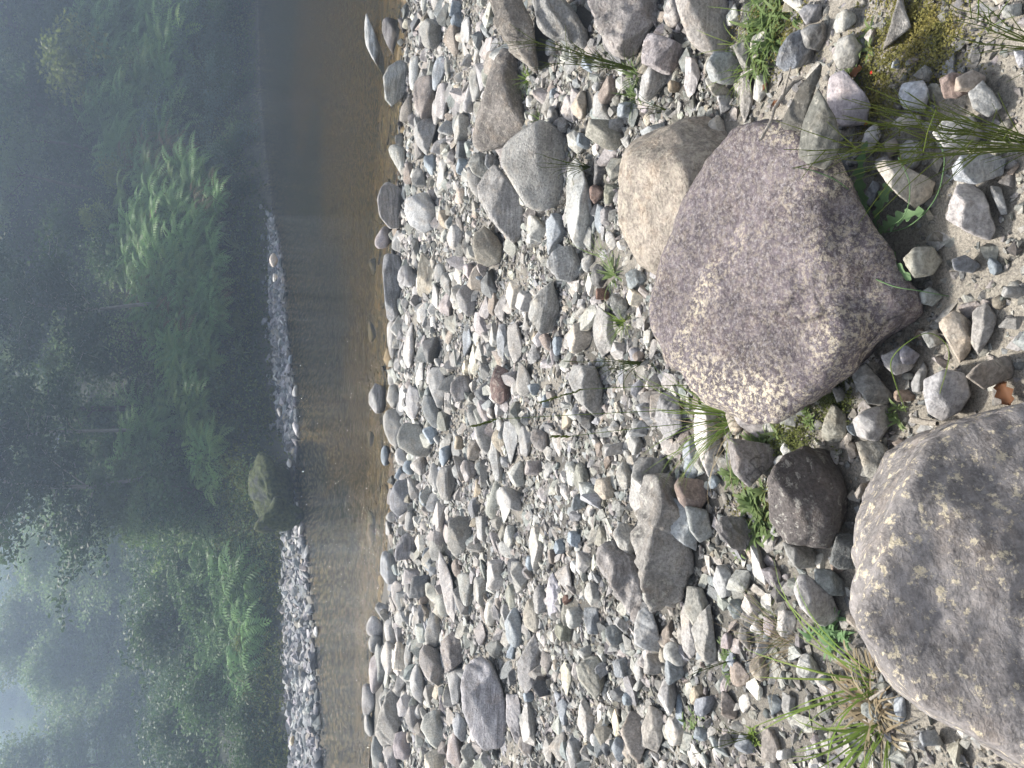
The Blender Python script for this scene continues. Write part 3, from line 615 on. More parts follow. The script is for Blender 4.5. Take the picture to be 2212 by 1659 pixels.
outline(R8, [(1480, 820), (1560, 680), (1590, 740), (1540, 880), (1490, 880)], 's', (.30, .32, .33), 'stone', None, None)
outline(R8, [(1540, 500), (1640, 470), (1700, 560), (1600, 600)], 's', (.29, .29, .28), 'stone', None, None)
# slabs and stones at the right edge, above the purple boulder
outline(R7, [(890, 410), (900, 470), (800, 760), (760, 885), (620, 880), (640, 800), (760, 560)], 's', (.15, .14, .12), 'stone', 'brown leaning slab resting on the huge purple boulder', 'the brown leaning slab', dist=2.0)
outline(R7, [(970, 445), (980, 520), (1000, 780), (1040, 850), (1000, 1000), (930, 1110), (800, 1060), (745, 1020), (745, 940), (790, 760), (860, 600)], 'b', (.17, .17, .15), 'stone',
        'long grey-green slab leaning on the huge purple boulder', 'the grey-green leaning slab', dist=1.93, kd=.6)
outline(R7, [(1080, 430), (1110, 440), (1180, 600), (1225, 650), (1190, 800), (1030, 820), (960, 740), (940, 620), (950, 500)], 'b', (.36, .33, .335), 'stone',
        'mauve-grey flat-topped rock with shadows of grass stems', 'the mauve flat-topped rock', up=.75)
outline(R7, [(1010, 250), (1100, 215), (1170, 300), (1130, 430), (1010, 450), (970, 370)], 'r', (.40, .385, .36), 'stone', 'smooth grey cobble stacked above the mauve rock', None)
outline(R7, [(1000, 90), (1060, 55), (1120, 90), (1135, 180), (1060, 200), (1010, 245), (975, 170)], 'r', (.54, .53, .49), 'pitted', 'whitish stone with brown hollows near the top edge', 'the hollowed white stone')
outline(R7, [(680, 240), (760, 190), (830, 230), (870, 400), (800, 420), (680, 480), (600, 420), (630, 310)], 'a', (.29, .31, .345), 'schist', 'blue rough rock beside the leafy green patch', 'the blue rough rock')
outline(R7, [(760, 200), (820, 160), (940, 150), (940, 280), (900, 330), (800, 310)], 'a', (.26, .255, .25), 'schist', None, None)
outline(R7, [(750, 80), (800, 30), (900, 30), (900, 140), (800, 160)], 'r', (.37, .37, .40), 'stone', None, None)
outline(R7, [(175, 370), (200, 330), (330, 340), (410, 420), (400, 500), (320, 550), (180, 530), (145, 440)], 'b', (.33, .365, .37), 'stone', 'grey-green block with a bright square end', 'the square-ended block')
outline(R7, [(20, 360), (80, 380), (120, 480), (80, 600), (40, 640), (10, 560)], 's', (.45, .44, .42), 'stone', None, None)
outline(R7, [(280, 100), (340, 20), (370, 110), (380, 160), (290, 170)], 's', (.52, .50, .45), 'stone', None, None)
outline(R7, [(375, 480), (410, 450), (470, 640), (400, 800), (370, 700)], 's', (.33, .32, .30), 'schist', None, None, kd=.4)
outline(R7, [(470, 490), (540, 480), (550, 600), (500, 670), (455, 640)], 'r', (.42, .41, .37), 'stone', None, None)
outline(R7, [(230, 740), (270, 790), (280, 870), (230, 915), (150, 860), (170, 790)], 'b', (.43, .41, .36), 'stone', 'small pale block at the corner between tan and purple boulders', None)
outline(R7, [(130, 500), (230, 530), (330, 600), (310, 640), (200, 620)], 's', (.44, .42, .37), 'stone', None, None)
outline(R7, [(220, 620), (320, 610), (320, 700), (250, 740)], 'a', (.38, .39, .39), 'stone', None, None)
outline(R7, [(1180, 850), (1260, 790), (1290, 880), (1210, 1000), (1150, 980)], 'a', (.55, .54, .50), 'stone', 'whitish narrow stone in the shade of the foreground stems', None)
outline(R7, [(1300, 1035), (1400, 1050), (1520, 1110), (1650, 1180), (1600, 1290), (1510, 1355), (1420, 1330), (1330, 1200), (1230, 1110), (1235, 1060)], 'b', (.41, .39, .32), 'stone',
        'broken cream and olive stone left of the mauve triangular stone', 'the cream-and-olive stone')
outline(R7, [(1780, 1190), (1880, 1190), (1960, 1270), (2030, 1480), (1990, 1560), (1850, 1510), (1700, 1420), (1730, 1310)], 's', (.37, .335, .34), 'stone', 'mauve triangular flat stone lying on the sand', 'the mauve triangular stone')
outline(R7, [(1740, 1080), (1800, 1010), (1960, 990), (2100, 1030), (2080, 1130), (1900, 1190), (1760, 1170)], 's', (.38, .40, .42), 'stone', 'pale blue flat stone behind the foreground stems', None)
outline(R7, [(1420, 540), (1560, 520), (1600, 600), (1570, 740), (1430, 700), (1400, 620)], 'b', (.42, .43, .44), 'stone', None, None)
outline(R7, [(1490, 490), (1570, 420), (1640, 470), (1600, 530)], 'a', (.40, .40, .40), 'schist', None, None)
outline(R7, [(1660, 510), (1750, 470), (1870, 500), (1900, 570), (1780, 640), (1690, 640)], 's', (.28, .20, .165), 'stone', 'red-brown flat stone near the top right corner', 'the red-brown flat stone')
outline(R7, [(1850, 600), (1950, 510), (2010, 600), (2080, 690), (1980, 760), (1880, 700)], 'a', (.37, .39, .37), 'stone', None, None)
outline(R7, [(1770, 500), (1880, 450), (1970, 500), (1930, 600), (1760, 590)], 'r', (.38, .34, .29), 'stone', None, None)
outline(R7, [(1350, 800), (1430, 740), (1540, 740), (1560, 800), (1420, 840)], 'r', (.50, .50, .49), 'stone', None, None)
outline(R7, [(1400, 950), (1470, 900), (1560, 930), (1550, 1060), (1480, 1100), (1420, 1040)], 'a', (.34, .35, .36), 'stone', None, None)
outline(R7, [(1300, 930), (1380, 890), (1410, 960), (1340, 1030)], 'a', (.34, .29, .25), 'stone', None, None)
outline(R7, [(1620, 860), (1700, 760), (1880, 760), (1960, 870), (1880, 960), (1700, 960)], 's', (.40, .37, .33), 'stone', 'sandy grey flat stone under the foreground stems', None)
outline(R7, [(1250, -30), (1420, -30), (1480, 180), (1300, 320), (1260, 460), (1210, 420), (1240, 200)], 's', (.42, .39, .34), 'schist', 'long weathered sandstone ledge by the olive mat plants', 'the weathered ledge', kd=.9)
outline(R7, [(2060, 40), (2200, 20), (2200, 100), (2080, 120)], 's', (.32, .34, .33), 'stone', None, None)
outline(R7, [(2140, 320), (2212, 330), (2250, 430), (2180, 440)], 's', (.36, .37, .39), 'stone', None, None)
outline(R7, [(1980, 1200), (2060, 1200), (2110, 1390), (2060, 1390)], 's', (.38, .39, .39), 'stone', None, None)
outline(R7, [(1160, 1300), (1230, 1170), (1290, 1190), (1220, 1340)], 's', (.30, .31, .34), 'stone', None, None)
outline(R7, [(1360, 400), (1410, 380), (1420, 450), (1350, 440)], 's', (.37, .40, .41), 'stone', None, None)
# smaller stones read off the picture: region, box, shape, colour
SM = """4 530 120 660 310 a g|4 490 515 640 740 a br|4 620 550 700 740 r pg|4 600 390 670 560 o bg|4 780 120 840 280 a pg|4 830 440 930 650 a g
4 780 560 900 740 a pg|4 680 160 780 340 a br|4 490 745 620 970 a g|4 640 780 740 870 r pg|4 740 755 830 920 s pg|4 640 1035 690 1200 s pg
4 320 975 425 1130 a pg|4 230 1480 340 1600 r lp|4 340 1505 415 1625 a pg|4 390 640 460 775 r br|4 440 380 510 560 r pg|4 750 920 820 1030 s dg|4 750 1030 825 1140 b bg
4 470 1100 550 1200 a g|4 550 1010 620 1120 a bg|4 610 1200 660 1270 a pg|4 640 1370 700 1470 r t|4 700 1460 790 1610 r pg|4 410 1070 470 1180 r br
4 870 650 930 760 s g|4 910 290 950 420 r g|4 860 310 920 420 r pg|4 700 0 780 110 b bg|4 720 90 790 170 b bg|4 600 110 650 200 r g|4 930 1000 1030 1100 a bg
4 1480 560 1560 760 a lp|4 1680 500 1780 665 b or|4 1440 620 1520 785 r pg|4 1500 600 1600 770 a t|4 1525 870 1610 960 s bg|4 1610 785 1830 960 s ol|4 1630 1040 1720 1195 a dg
4 1615 1200 1700 1310 a rb|4 1700 1200 1780 1320 a ol|4 1640 600 1740 780 s g|4 1960 450 2110 640 s pg|4 2090 -30 2230 160 r pg|4 1990 200 2212 480 a lp|4 1800 650 1900 760 s bg
4 1220 1400 1330 1560 r pg|4 1330 1400 1450 1640 s bg|4 1210 1510 1260 1580 r w|4 1680 1340 1760 1460 s g|4 1650 1330 1710 1500 s bg|4 1200 620 1250 690 r w|4 1350 570 1400 640 r bg
4 1220 720 1280 790 r pg|4 1340 690 1420 780 a g|4 1400 760 1480 850 a g|4 1630 530 1680 590 a w|4 1560 380 1640 480 s bg|4 1920 300 1990 460 s t|4 2120 530 2190 600 r t|4 2180 650 2212 740 r pg
4 1740 780 1840 850 s g|4 1730 900 1800 1000 s bg|4 1820 880 1870 960 a g|4 1560 1480 1640 1620 a g|4 1720 1500 1790 1610 r pg|4 1790 1560 1850 1620 r w
5 180 20 220 110 r g|5 178 435 222 545 r pg|5 175 1145 210 1230 r pg|5 265 1240 320 1345 r bg|5 385 75 490 190 r pg|5 500 0 590 230 a t|5 395 280 445 340 a g|5 300 430 370 640 r g
5 620 60 700 160 r g|5 660 130 740 250 a g|5 590 190 640 330 r pg|5 500 310 560 420 r pg|5 560 300 620 400 r pg|5 650 240 720 380 a lp|5 800 50 870 150 a lp|5 865 85 925 155 a bg
5 580 400 620 470 r w|5 420 470 470 700 r pg|5 540 540 640 680 a dg|5 800 450 850 640 s bg|5 840 580 890 780 r cr|5 790 680 850 770 r cr|5 1080 150 1160 340 r cr|5 1150 230 1240 360 r pg
5 960 220 1010 380 r br|5 1010 240 1090 410 a g|5 900 250 970 400 a lp|5 960 440 1020 580 r pg|5 490 690 540 850 r pg|5 610 670 660 730 a g|5 900 700 970 800 a g|5 875 795 970 940 a dg
5 1100 800 1160 900 r pg|5 1150 700 1240 900 r g|5 1220 830 1290 900 a bg|5 1210 560 1290 690 a g|5 1240 490 1300 560 s t|5 1370 530 1430 640 s bg|5 1440 500 1480 600 r g|5 1480 420 1620 620 r cr
5 1480 650 1540 710 r br|5 1590 110 1640 260 b w|5 1640 60 1730 200 a dg|5 1650 210 1740 280 s rb|5 1740 260 1870 400 a g|5 1870 220 1960 330 r cr|5 1870 90 1970 230 a bg|5 1560 0 1640 100 r pg
5 1880 1070 1990 1170 a bg|5 1540 1020 1640 1130 a dg|5 1360 1130 1440 1290 a pg|5 1010 1060 1060 1170 r pg|5 980 1100 1060 1260 r t|5 1090 1330 1190 1480 a pg|5 1200 1330 1310 1420 s lp
5 1320 1330 1380 1440 a g|5 1450 1340 1530 1480 r pg|5 1520 1350 1610 1520 r ol|5 1710 1210 1850 1290 a g|5 1650 1210 1700 1300 r br|5 1490 1540 1590 1640 a bg|5 1880 1170 1960 1280 a g
5 820 1200 900 1320 r t|5 740 1170 800 1250 s t|5 470 1310 560 1410 r pg|5 360 1250 430 1350 r pg|5 410 1330 480 1410 r bg|5 640 1240 720 1350 r bg|5 790 1330 890 1460 a lp|5 860 1450 910 1560 a t
5 350 1370 410 1450 r bg|5 430 1440 520 1560 a g|5 510 1530 560 1630 a bg|5 570 1360 640 1500 r pg|5 720 1130 760 1220 a g|5 540 1110 620 1210 a bg|5 1040 1500 1180 1650 a g|5 1010 1500 1060 1620 r g
5 1780 1340 1880 1500 r pg|5 1880 1400 2000 1659 s pg|5 1700 1290 1760 1380 a br|5 1900 620 1970 680 r br|5 1380 620 1420 680 r dg|5 310 740 350 830 r g|5 360 690 420 760 a g|5 1850 1130 1900 1200 r pg
5 380 830 420 990 r w|5 1000 950 1060 1040 r pg|5 1300 900 1360 980 s bg|5 1160 1110 1230 1290 r g|5 1440 1000 1500 1120 s t|5 1440 860 1500 960 a g
6 175 5 215 120 r g|6 170 90 220 230 r lp|6 230 600 300 690 a g|6 175 675 270 800 r pg|6 190 800 270 890 r g|6 190 950 280 1150 r lp|6 145 1135 215 1300 r g|6 155 1290 210 1440 r g
6 230 880 290 1080 s g|6 280 850 360 1020 r pg|6 290 710 360 830 r pg|6 340 850 440 1000 a cr|6 360 640 420 730 r pg|6 410 870 460 990 r g|6 380 1180 460 1320 a pg|6 430 1260 520 1400 r g
6 450 1000 540 1190 r pg|6 410 400 470 540 r g|6 460 410 570 560 a dg|6 530 250 600 380 r bg|6 420 0 490 110 r g|6 300 0 370 60 r pg|6 350 1060 420 1160 a g|6 200 1490 270 1640 r g
6 290 1500 380 1659 a g|6 350 1430 450 1580 a lp|6 480 1250 530 1330 r pg|6 660 1130 720 1270 r ol|6 560 1540 690 1659 a cr|6 780 1500 900 1620 a g|6 690 1430 790 1640 a lp|6 880 20 940 170 r g
6 860 420 945 600 r g|6 770 400 860 590 r g|6 720 310 780 420 r br|6 930 550 1010 720 a pg|6 960 330 1060 500 r pg|6 1060 90 1140 230 r pg|6 1220 100 1310 400 s pg|6 1200 290 1270 370 r bg
6 1250 490 1340 640 r g|6 1070 640 1180 840 a bg|6 950 820 1060 940 a g|6 1070 860 1130 950 a bg|6 1190 1160 1260 1230 b bg|6 1490 320 1540 390 r w|6 1400 340 1500 540 a g|6 1440 540 1500 600 a rb
6 1470 620 1560 740 r pg|6 1590 460 1670 620 r pg|6 1610 380 1660 440 r w|6 1480 130 1560 220 b bg|6 1390 180 1460 270 b bg|6 1400 720 1490 830 b ol|6 1780 950 1870 1080 b bg|6 1340 240 1400 330 r br
6 1540 870 1630 960 a pg|6 1760 1130 1840 1240 a dg|6 1830 1180 1910 1260 s bg|6 1760 1280 1810 1440 s cr|6 1750 1470 1840 1610 a bg|6 1680 1480 1750 1580 a dg|6 1620 1440 1670 1510 a w
6 1660 1240 1700 1400 r pg|6 1400 1210 1470 1370 a bg|6 1370 1420 1460 1600 a g|6 1460 1480 1560 1659 a g|6 2060 880 2150 980 r t|6 2090 960 2212 1110 a bg|6 2080 700 2150 860 s or|6 1980 930 2090 1050 s pg
6 2050 1090 2180 1280 a pg|6 2120 1330 2212 1500 r pg|6 2180 1200 2212 1400 r bg|6 1930 1350 2000 1500 a g|6 1900 950 1960 1100 r pg|6 1640 980 1730 1080 a g|6 1320 1480 1400 1620 a g
9 440 700 530 790 o w|9 540 690 620 800 r lp|9 350 760 440 870 a pg|9 470 850 560 920 a w|9 280 900 360 1020 a bg|9 440 940 560 1080 a t|9 400 540 500 680 r lp|9 520 360 640 480 a lp|9 630 640 720 800 r pg
9 230 1180 350 1330 a br|9 380 1180 440 1300 a pg|9 330 980 420 1130 a or|9 360 1450 480 1560 a bg|9 220 1440 330 1520 a g|9 780 1180 840 1290 a g|9 900 1040 1010 1110 r dg|9 840 1450 900 1500 r lp
9 620 1540 700 1600 r pg|9 550 1200 640 1320 a bg|9 660 1180 720 1290 r g|9 740 930 870 1100 a w|9 260 780 330 880 s lp|9 100 1180 200 1330 s bg|9 80 1400 170 1490 a bg|9 60 1130 140 1240 s t
8 20 1300 100 1450 a bg|8 170 1420 240 1500 a bg|8 60 900 130 1010 a br|8 10 1190 80 1330 s bg|8 640 1210 720 1300 a w|8 1070 1080 1180 1160 a bg|8 1390 870 1490 940 s or|8 1990 10 2060 120 s bg
8 2100 200 2212 270 s g|8 1200 1480 1290 1560 a ol|8 1380 1180 1450 1260 a br|8 600 1290 680 1390 a g"""
REG = {'4': R4, '5': R5, '6': R6, '7': R7, '8': R8, '9': R9}
SMALL = []
for ent in SM.replace('\n', '|').split('|'):
    r_, a_, b_, c_, d_, s_, k_ = ent.split()
    (x0, y0), (x1, y1) = crop(REG[r_], [(float(a_), float(b_)), (float(c_), float(d_))])
    SMALL.append(((x1 - x0) * (y1 - y0), (x0, y0, x1, y1), s_, k_))
SMALL.sort(key=lambda e: -e[0])
for i, (ar, bx, s_, k_) in enumerate(SMALL):
    if bx[0] > 1000 and s_ == 'r' and i % 3: s_ = 'asb'[i % 3]
    place(bx, s_, k_, 'stone' if i % 3 else 'schist', single=len(STONES) < 285)

# white stones of the far shore, standing out from its shingle
for x, y, s_, c_ in [(590, 562, 20, 'cr'), (628, 775, 12, 'bg'), (611, 690, 15, 'w'), (600, 716, 14, 'g'), (606, 740, 13, 'pg'), (622, 822, 15, 'g'), (638, 844, 16, 'w'), (626, 858, 14, 'w'),
                     (640, 925, 18, 'w'), (632, 900, 16, 'bg'), (628, 938, 13, 'pg'), (610, 868, 14, 'cr'), (603, 890, 13, 'g'), (615, 900, 12, 't'), (624, 1000, 12, 'w'),
                     (650, 1145, 13, 'w'), (683, 1364, 14, 'w'), (663, 1486, 20, 'w'), (640, 1153, 10, 'g'), (654, 1216, 12, 't'), (664, 1330, 13, 'g'), (615, 1380, 11, 'g'), (594, 600, 11, 'w'), (718, 1545, 9, 'w'), (630, 1600, 12, 'cr')]:
    place((x - s_ * .30, y - s_ * .65, x + s_ * .38, y + s_ * .65), 'r', c_, 'stone', sub=3, single=s_ >= 15)
# ---------------------------------------------------------------- loose river stones: far too many to count
OC = np.array(OCC)
def free(x, y, rad, k=.8):
    ok = np.ones(len(x), bool)
    for i in range(0, len(x), 4000):
        dx = x[i:i + 4000, None] - OC[None, :, 0]; dy = y[i:i + 4000, None] - OC[None, :, 1]
        ok[i:i + 4000] = (dx * dx + dy * dy > (OC[None, :, 2] * k + rad[i:i + 4000, None] * .35) ** 2).all(1)
    return ok
PAL = np.array([(.40, .39, .37), (.33, .325, .31), (.27, .27, .265), (.26, .29, .315), (.20, .215, .23), (.30, .27, .235), (.46, .45, .42), (.13, .135, .14), (.42, .36, .27),
                (.36, .33, .32), (.33, .26, .20), (.52, .51, .48)])
PAL = (PAL * .5 + PAL.mean(1, keepdims=True) * .5) * np.array([.95, .935, .885])
PW = np.array([.20, .18, .14, .11, .07, .08, .08, .04, .03, .03, .02, .03])
BASES = {}
def base_rocks(sub, n=26):
    if sub not in BASES:
        out = []
        for i in range(n):
            sh = 'asbarsabsa'[i % 10]
            if sh in 'asb':      # sharp chips: hulls of a few points
                rg = np.random.default_rng(900 + i + 40 * sub); pt = rg.normal(size=((0, 9, 12, 16)[sub], 3)); pt /= np.abs(pt).max(1)[:, None] ** .6 * np.linalg.norm(pt, axis=1)[:, None] ** .4
                bm = bmesh.new(); [bm.verts.new(q) for q in pt]; r_ = bmesh.ops.convex_hull(bm, input=bm.verts)
                bmesh.ops.delete(bm, geom=[e for e in r_['geom_interior'] if isinstance(e, bmesh.types.BMVert)], context='VERTS')
                if sub == 3: bmesh.ops.bevel(bm, geom=bm.edges[:], offset=.04, segments=1, affect='EDGES')
                bmesh.ops.triangulate(bm, faces=bm.faces[:]); bm.verts.ensure_lookup_table(); bm.verts.index_update()
                V = np.array([v.co[:] for v in bm.verts]); F = np.array([[v.index for v in f.verts] for f in bm.faces]); bm.free()
                V = (V - (V.max(0) + V.min(0)) / 2) / ((V.max(0) - V.min(0)) / 2); out.append((V, F, sh)); continue
            V, F = rock_verts((1, 1, 1), sh, sub, 500 + i * 17, None, 1.2); out.append((V, F, sh))
        BASES[sub] = out
    return BASES[sub]
def rotm(yaw, tx, ty):
    c, s = np.cos(yaw), np.sin(yaw); cx, sx = np.cos(tx), np.sin(tx); cy_, sy = np.cos(ty), np.sin(ty); o = np.zeros_like(c); i = o + 1
    Rz = np.array([[c, -s, o], [s, c, o], [o, o, i]]).transpose(2, 0, 1); Rx = np.array([[i, o, o], [o, cx, -sx], [o, sx, cx]]).transpose(2, 0, 1)
    Ry = np.array([[cy_, o, sy], [o, i, o], [-sy, o, cy_]]).transpose(2, 0, 1)
    return Rx @ Ry @ Rz
VV, FF, CC, SS = [], [], [], []; NV = 0
def scatter(x, y, size, sub, flat=(.35, .8), tilt=.35, lift=(.1, .75), pal=PAL, pw=PW, colmul=None, zfun=ground):
    global NV
    n = len(x); B = base_rocks(sub)
    which = RNG.integers(0, len(B), n); yaw = RNG.uniform(0, 6.283, n)
    sc = np.stack([size * RNG.uniform(.8, 1.35, n), size * RNG.uniform(.6, 1.0, n), size * RNG.uniform(*flat, n)], -1)
    Rm = rotm(yaw, RNG.normal(0, tilt, n), RNG.normal(0, tilt, n))
    z = zfun(x, y) + sc[:, 2] * RNG.uniform(*lift, n)
    cl = pal[RNG.choice(len(pal), n, p=pw / pw.sum())] * RNG.uniform(.8, 1.2, (n, 1)) * RNG.uniform(.96, 1.04, (n, 3))
    if colmul is not None: cl = cl * colmul
    for k, (V, F, sh) in enumerate(B):
        m = which == k; q = int(m.sum())
        if not q: continue
        W = np.einsum('nij,nvj->nvi', Rm[m], V[None] * sc[m][:, None]) + np.stack([x[m], y[m], z[m]], -1)[:, None]
        VV.append(W.reshape(-1, 3)); FF.append((F[None] + (np.arange(q) * len(V) + NV)[:, None, None]).reshape(-1, 3))
        CC.append(np.repeat(cl[m], len(V), 0)); SS.append(np.full(q * len(F), sh in 'ro')); NV += q * len(V)
def flush(name, label, mat):
    global VV, FF, CC, SS, NV
    me = mesh_np(name, np.concatenate(VV), np.concatenate(FF), np.concatenate(SS), np.concatenate(CC))
    VV, FF, CC, SS, NV = [], [], [], [], 0
    return tag(add(name, me, M[mat]), label, kind='stuff')
def points(dens, y0, y1, w0=1.0, wk=.62, keep=None):
    """random beach points, dens per square metre, inside a widening strip in front of the camera"""
    W = w0 + wk * y1; n = int(dens * 2 * W * (y1 - y0)); x = RNG.uniform(-W, W, n); y = RNG.uniform(y0, y1, n)
    ok = (np.abs(x) < w0 + wk * y) & (y < ysn(x) + .05)
    x, y = x[ok], y[ok]
    if keep is not None: k = RNG.random(len(x)) < keep(x, y); x, y = x[k], y[k]
    return x, y
def sandy(x, y):     # 1 where bare sand or fine gravel shows
    P = np.stack([x, y, 0 * x], -1)
    return np.clip(np.clip((2.5 - y) / 1.3, 0, .8) + np.clip((fbm(P * 1.6 + 11, 2) - .10) * 4, 0, .85), 0, 1)
def tier(dens, y0, y1, lo, hi, sub, kp, **k):
    x, y = points(dens, y0, y1, keep=kp); s = lo + (hi - lo) * RNG.random(len(x)) ** 2.0; m = free(x, y, s)
    wet = (np.where(ysn(x[m]) - y[m] < .22, .5, 1.0) * np.where(s[m] < .02, .74, 1.0))[:, None]; scatter(x[m], y[m], s[m], sub, colmul=wet, **k)
tier(26, 4.2, 9.2, .05, .12, 3, lambda x, y: .85 * (1 - .6 * sandy(x, y)), flat=(.35, .7), lift=(.15, .8))
tier(48, 2.4, 8.8, .032, .07, 3, lambda x, y: (.4 + .6 * np.clip((y - 3) / 2, 0, 1)) * (1 - .85 * sandy(x, y)), flat=(.3, .75))
tier(34, 1.0, 3.8, .028, .062, 3, lambda x, y: np.where((x > .25) & (y < 1.9), .12, .95), flat=(.35, .8), lift=(.2, .8))
tier(620, .7, 9.2, .014, .036, 2, lambda x, y: 1 - .8 * sandy(x, y), flat=(.2, .6))
tier(1100, .6, 6.5, .008, .02, 1, lambda x, y: 1 - .5 * sandy(x, y))
tier(2100, .6, 3.4, .0035, .009, 1, lambda x, y: .9 - .2 * sandy(x, y))
tier(1500, .6, 2.7, .004, .010, 1, lambda x, y: .9 * (x > 0))
tier(1300, 3.4, 6.5, .005, .011, 1, lambda x, y: .9 + 0 * x)
for V, F, c in MERGE:
    VV.append(V); FF.append(F + NV); CC.append(np.repeat(c[None], len(V), 0)); SS.append(np.full(len(F), True)); NV += len(V)
flush('river_gravel', 'small grey stones and chips covering the beach between the larger rocks', 'gravel')
# stones on the bed, coated with brown silt
n = 5200; x = RNG.uniform(-7, 7, n); y = ysn(x) + RNG.random(n) ** 1.1 * 4.6 - .1; s = .035 + .12 * RNG.random(n) ** 2
BP = np.array([(.33, .235, .10), (.24, .17, .075), (.16, .12, .06), (.40, .29, .13), (.09, .075, .045)]); BPW = np.array([.35, .3, .15, .12, .08])
m = free(x, y, s); scatter(x[m], y[m], s[m] * 1.15, 2, flat=(.12, .32), tilt=.12, lift=(-1.2, -.2), pal=(BP * .7 + BP.mean(1, keepdims=True) * .3) * .95, pw=BPW)
flush('river_bed_stones', 'brown silted stones lying on the shallow river bed', 'gravel')
# shingle on the far shore
n = 9000; x = RNG.uniform(-16, 9, n); f, b = ysf(x), ysb(x); t = RNG.random(n); y = f - .12 + t * (b - f + .25); ok = RNG.random(n) < (b - f) / 7
x, y = x[ok], y[ok]; s = .045 + .12 * RNG.random(len(x)) ** 2.2
FP = .55 * np.array([(.50, .50, .50), (.40, .41, .42), (.62, .62, .62), (.32, .34, .36), (.46, .43, .38), (.22, .235, .25)]); FPW = np.array([.28, .25, .14, .15, .1, .08])
scatter(x, y, s, 2, flat=(.4, .8), pal=FP, pw=FPW)
flush('far_shore_shingle', 'pale shingle strip along the far side of the river', 'gravel')

# ---------------------------------------------------------------- far bank: rocks, log
def bank_rock(px0, py0, px1, py1, colr, mat, label, zoff=0., dy=.6, seed=1, sub=5, kd=.8):
    """a rock whose foot is at the far shore below (px1, middle)"""
    pm = (py0 + py1) / 2; base = on_plane(px1, pm, WATER + zoff); D = (base - CAM).dot(FWD)
    a = (py1 - py0) / 2 * D / FPX; c = (px1 - px0) / 2 * D / FPX
    C = Vector((base.x, base.y + a * kd * .7, base.z + c * .95))
    V, F = rock_verts((a, a * kd, c * 1.1), 'r', sub, seed, None, 3.6)
    o = finish_stone('boulder', V, F, C, colr, mat); tag(o, label, 'boulder'); return o
m, nd, ln, bs = newmat('mossy_rock'); M['mossy'] = m
v = coords(nd, ln); n1 = noise(nd, ln, v, 2.2, 5, .7); n2 = noise(nd, ln, v, 9, 5, .7)
c = mix(nd, ln, ramp(nd, ln, n1, [(.36, 0), (.46, 1)]), ramp(nd, ln, n2, [(.35, (.02, .025, .02)), (.6, (.085, .095, .085))]), ramp(nd, ln, n2, [(.35, (.02, .03, .01)), (.65, (.10, .12, .035))]))
ln.new(c, bs.inputs['Base Color']); bs.inputs['Roughness'].default_value = .95; ln.new(bump(nd, ln, n2, 1, .12), bs.inputs['Normal'])
bank_rock(545, 985, 625, 1140, (.2, .2, .2), 'mossy', 'big mossy boulder rising from the far shore', .25, seed=5)
bank_rock(575, 1002, 642, 1112, (.2, .2, .2), 'mossy', 'dark craggy rock at the water foot of the mossy boulder', -.02, seed=8)
bank_rock(560, 1075, 655, 1150, (.2, .2, .2), 'mossy', 'low dark rock between the craggy rock and the far shingle', -.02, seed=11)
for i, (a_, b_, c_, d_, lb) in enumerate([(532, 60, 556, 100, 'wet flat ledge at the dark waterline near the top edge'), (536, 112, 560, 200, 'longest brown ledge along the dark waterline'),
                                          (540, 206, 562, 262, 'brown ledge just below the longest waterline ledge'), (555, 455, 582, 500, 'mossy rock beside the pale stone on the far shore')]):
    bank_rock(a_, b_, c_, d_, (.10, .08, .075), 'stone' if i < 3 else 'mossy', lb, -.05, seed=20 + i, sub=4, kd=.3)
pts = [on_plane(a, b, WATER + z) for a, b, z in [(572, 838, .45), (574, 880, .42), (579, 920, .4), (586, 960, .32), (596, 995, .2), (602, 1022, .1)]]
pts = [p + Vector((0, 0, .04)) for p in pts]
V, F = tube_np(pts, [.05, .075, .08, .085, .09, .07], 9)
tag(add('driftwood_log', mesh_np('driftwood_log', V, F), M['driftwood']), 'dark curved driftwood log lying along the far shore', 'log')

# ---------------------------------------------------------------- ferns
def frond_np(L, wmax, droop, lift, npair, yaw, rng, curl=0):
    """pinnate frond: arching midrib with paired narrow leaflets"""
    V, F = [], []; t = np.linspace(0, 1, npair)
    ang = lift - droop * t ** 1.3; ds = L / npair
    r = np.cumsum(np.cos(ang)) * ds; z = np.cumsum(np.sin(ang)) * ds
    cy_, sy = math.cos(yaw), math.sin(yaw)
    wv = wmax * np.clip(np.sin(np.pi * np.clip(t * .92 + .06, 0, 1)) ** .7, .04, 1)
    for i in range(npair):
        p = np.array([r[i] * cy_, r[i] * sy, z[i]]); d = np.array([math.cos(ang[i]) * cy_, math.cos(ang[i]) * sy, math.sin(ang[i])])
        s = np.array([-sy, cy_, 0.])
        for sg in (-1, 1):
            l = wv[i] * rng.uniform(.85, 1.1); tip = p + s * sg * l + d * l * .35 - np.array([0, 0, .22 * l]); h = ds * .46
            k = len(V); mid = (p + tip) / 2 + np.array([0, 0, .06 * l])
            V += [p - d * h * .8, mid - d * h, tip, mid + d * h]; F.append((k, k + 1, k + 2, k + 3))
    return V, F
def fern_mesh(seed, nf=12, L=1.2, droop=1.5):
    rng = np.random.default_rng(seed); A = Acc()
    for i in range(nf):
        V, F = frond_np(L * rng.uniform(.75, 1.1), L * .19, droop * rng.uniform(.8, 1.25), rng.uniform(.7, 1.15), 17, 2 * math.pi * i / nf + rng.uniform(-.25, .25), rng)
        A.add(V, F)
    return A.mesh('fern', False)
